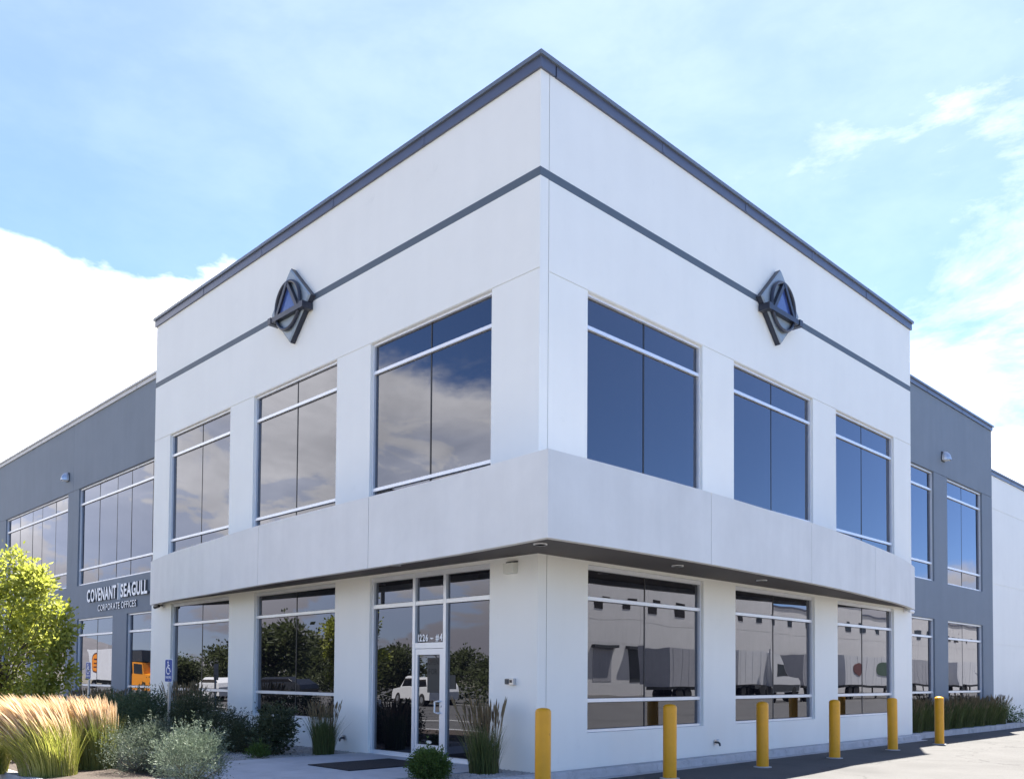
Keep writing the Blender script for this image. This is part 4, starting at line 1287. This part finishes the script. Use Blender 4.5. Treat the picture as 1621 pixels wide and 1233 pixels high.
LP = thing('lamp_post', 'tall grey lamp post in the parking lot', 'lamp post', (-20.5, -11.5, -0.06))
MB().tube([(0, 0, 0), (0, 0, 9.0)], [0.11, 0.07], 10).build('pole', 'dark_metal', LP)
MB().lathe([(0.3, 0), (0.3, 0.7), (0.02, 0.7)]).build('base', 'concrete', LP)
MB().box(-0.2, 1.1, -0.15, 0.15, 8.95, 9.1).build('lamp_head', 'dark_metal', LP)
for y_ in (-11.2, -24.0):
    o = MB(); o.quad((-60, y_-0.07, -0.055), (5, y_-0.07, -0.055), (5, y_+0.07, -0.055), (-60, y_+0.07, -0.055)); struct(o.build('lane_line', 'line_paint'))

# warehouse opposite
WH = thing('warehouse', 'long white tilt-up warehouse with loading docks across the yard', 'warehouse')
wf = lambda u, d_, z: (40.0-d_, u, z)
u = 8.0
while u < 176:
    wall_panel(WH, wf, u, u+11.97, -0.06, 10.4, [], [4.6, 6.8], 'far_wall', gw=0.05, gd=-0.03)
    u += 12
MB().box(8, 176, -0.3, 0.08, 10.4, 10.62, wf).build('coping', 'coping', WH)
MB().box(40.25, 75, 8, 176, 9.8, 9.9).build('roof', 'roof', WH)
MB().box(40.2, 75, 8, 8.2, 0, 10.3).build('wall_panel', 'far_wall', WH)
for k in range(40):
    if k % 7 == 6: continue
    MB().box(14+k*3.9, 15.3+k*3.9, -0.02, 0.03, 7.75, 8.45, wf).build('clerestory', 'car_glass', WH)
for k in range(26):
    y0 = 40+k*5.2
    fr_ = MB().box(y0-1.5, y0+1.5, -0.02, 0.02, 1.15, 4.1, wf).build('dock_door', 'dark_metal' if k % 3 == 0 else 'trailer_grey', WH)
    MB().box(y0-1.8, y0+1.8, 0.021, 0.5, 4.12, 4.4, wf).build('dock_canopy', 'dark_metal', fr_)
MB().box(30, 44, 0.2, 3.2, -0.05, 0.95, wf).build('loading_ramp', 'concrete', WH)
rl = MB()
for k in range(12): rl.tube([wf(30+k*1.25, 3.1, 0.95), wf(30+k*1.25, 3.1, 2.0)], 0.03, 6)
for z in (1.5, 2.0): rl.tube([wf(30, 3.1, z), wf(43.75, 3.1, z)], 0.03, 6)
rl.build('railing', 'metal', WH)

def trailer(label, y0, L, m_, x=31.0):
    T_ = thing('semi_trailer', label, 'trailer', (x, y0, -0.06), 0, 'trailers parked in the yard')
    MB().box(-1.27, 1.27, 0, L, 1.1, 4.1).build('cargo_box', m_, T_)
    for k in range(int(L/1.2)): MB().box(-1.285, -1.271, 0.4+k*1.2, 0.46+k*1.2, 1.12, 4.08).build('rib', m_, T_)
    MB().box(-1.1, 1.1, 0.2, L-0.2, 0.85, 1.1).build('chassis', 'dark_metal', T_)
    for yy in (1.5, 2.8):
        for sx in (-1.0, 1.0):
            MB().tube([(sx-0.2, yy, 0.5), (sx+0.2, yy, 0.5)], 0.5, 16).build('wheel', 'tyre', T_)
    for sx in (-0.7, 0.7): MB().box(sx-0.08, sx+0.08, L-3.2, L-3.0, 0.0, 0.85).build('landing_leg', 'dark_metal', T_)
    return T_


trailer('grey semi trailer by the loading ramp', 45.5, 8.5, 'trailer_grey')
trailer('white semi trailer behind the white tractor cab', 55.5, 6.5, 'trailer_white')
trailer('grey semi trailer ahead of the white tractor', 71.5, 4.2, 'trailer_grey', 33)
t_ = trailer('white semi trailer with red and green round marks', 76.5, 14.0, 'trailer_white')
for (cy, rr, mm) in ((3.0, (0.75, 0.7), 'logo_red'), (9.2, (1.9, 0.75), 'logo_green')):
    P = MB(); P.prism([(cy+rr[0]*math.cos(t*math.pi/12), 2.75+rr[1]*math.sin(t*math.pi/12)) for t in range(24)], lambda a_, z: (-1.30, a_, z), lambda a_, z: (-1.292, a_, z)); P.build('emblem', mm, t_)
trailer('grey semi trailer beside the far dock', 98.5, 9.5, 'trailer_grey', 32)
trailer('white semi trailer at the far end of the yard', 110.5, 13.0, 'trailer_white')

TR = thing('tractor_truck', 'white semi tractor with sleeper cab parked in the yard', 'truck', (30.5, 60.6, -0.06))
pf = [(0.0, 0.6), (5.6, 0.55), (5.7, 1.5), (5.3, 1.85), (3.5, 2.05), (2.95, 3.0), (2.2, 3.95), (0.3, 4.0), (0.1, 3.0), (0.0, 1.2)]
P = MB(); P.prism(pf, lambda a_, z: (-1.15, a_, z), lambda a_, z: (1.15, a_, z)); P.build('cab', 'car_white', TR)
P = MB(); P.prism([(1.5, 1.95), (3.45, 2.05), (2.9, 3.0), (1.6, 3.05)], lambda a_, z: (-1.151, a_, z), lambda a_, z: (-1.16, a_, z)); P.build('side_window', 'car_glass', TR)
P = MB(); P.prism([(0.2, 0.62), (5.5, 0.62), (5.6, 1.2), (0.2, 1.3)], lambda a_, z: (-1.155, a_, z), lambda a_, z: (-1.165, a_, z)); P.build('skirt', 'dark_metal', TR)
MB().box(-1.15, 1.15, -2.5, 0, 0.7, 1.0).build('chassis', 'dark_metal', TR)
for yy in (-1.6, -0.4, 4.6):
    for sx in (-1.0, 1.0): MB().tube([(sx-0.2, yy, 0.52), (sx+0.2, yy, 0.52)], 0.52, 18).build('wheel', 'tyre', TR)
MB().tube([(-1.3, -0.2, 1.0), (-1.3, -0.2, 4.3)], 0.09, 8).build('exhaust_stack', 'metal', TR)

# far hills
mb = MB(); n = 60; prev = None
for k in range(n+1):
    a_ = R(150+k/n*130)
    hh = 60+35*math.sin(k*0.37)+30*math.sin(k*0.9+1)+12*math.sin(k*2.3)
    near = (2600*math.cos(a_), 2600*math.sin(a_), -1); topp = (3300*math.cos(a_), 3300*math.sin(a_), hh); far = (4200*math.cos(a_), 4200*math.sin(a_), -1)
    if prev: mb.quad(prev[0], near, topp, prev[1]); mb.quad(prev[1], topp, far, prev[2])
    prev = (near, topp, far)
struct(mb.build('hills', 'hill', None))
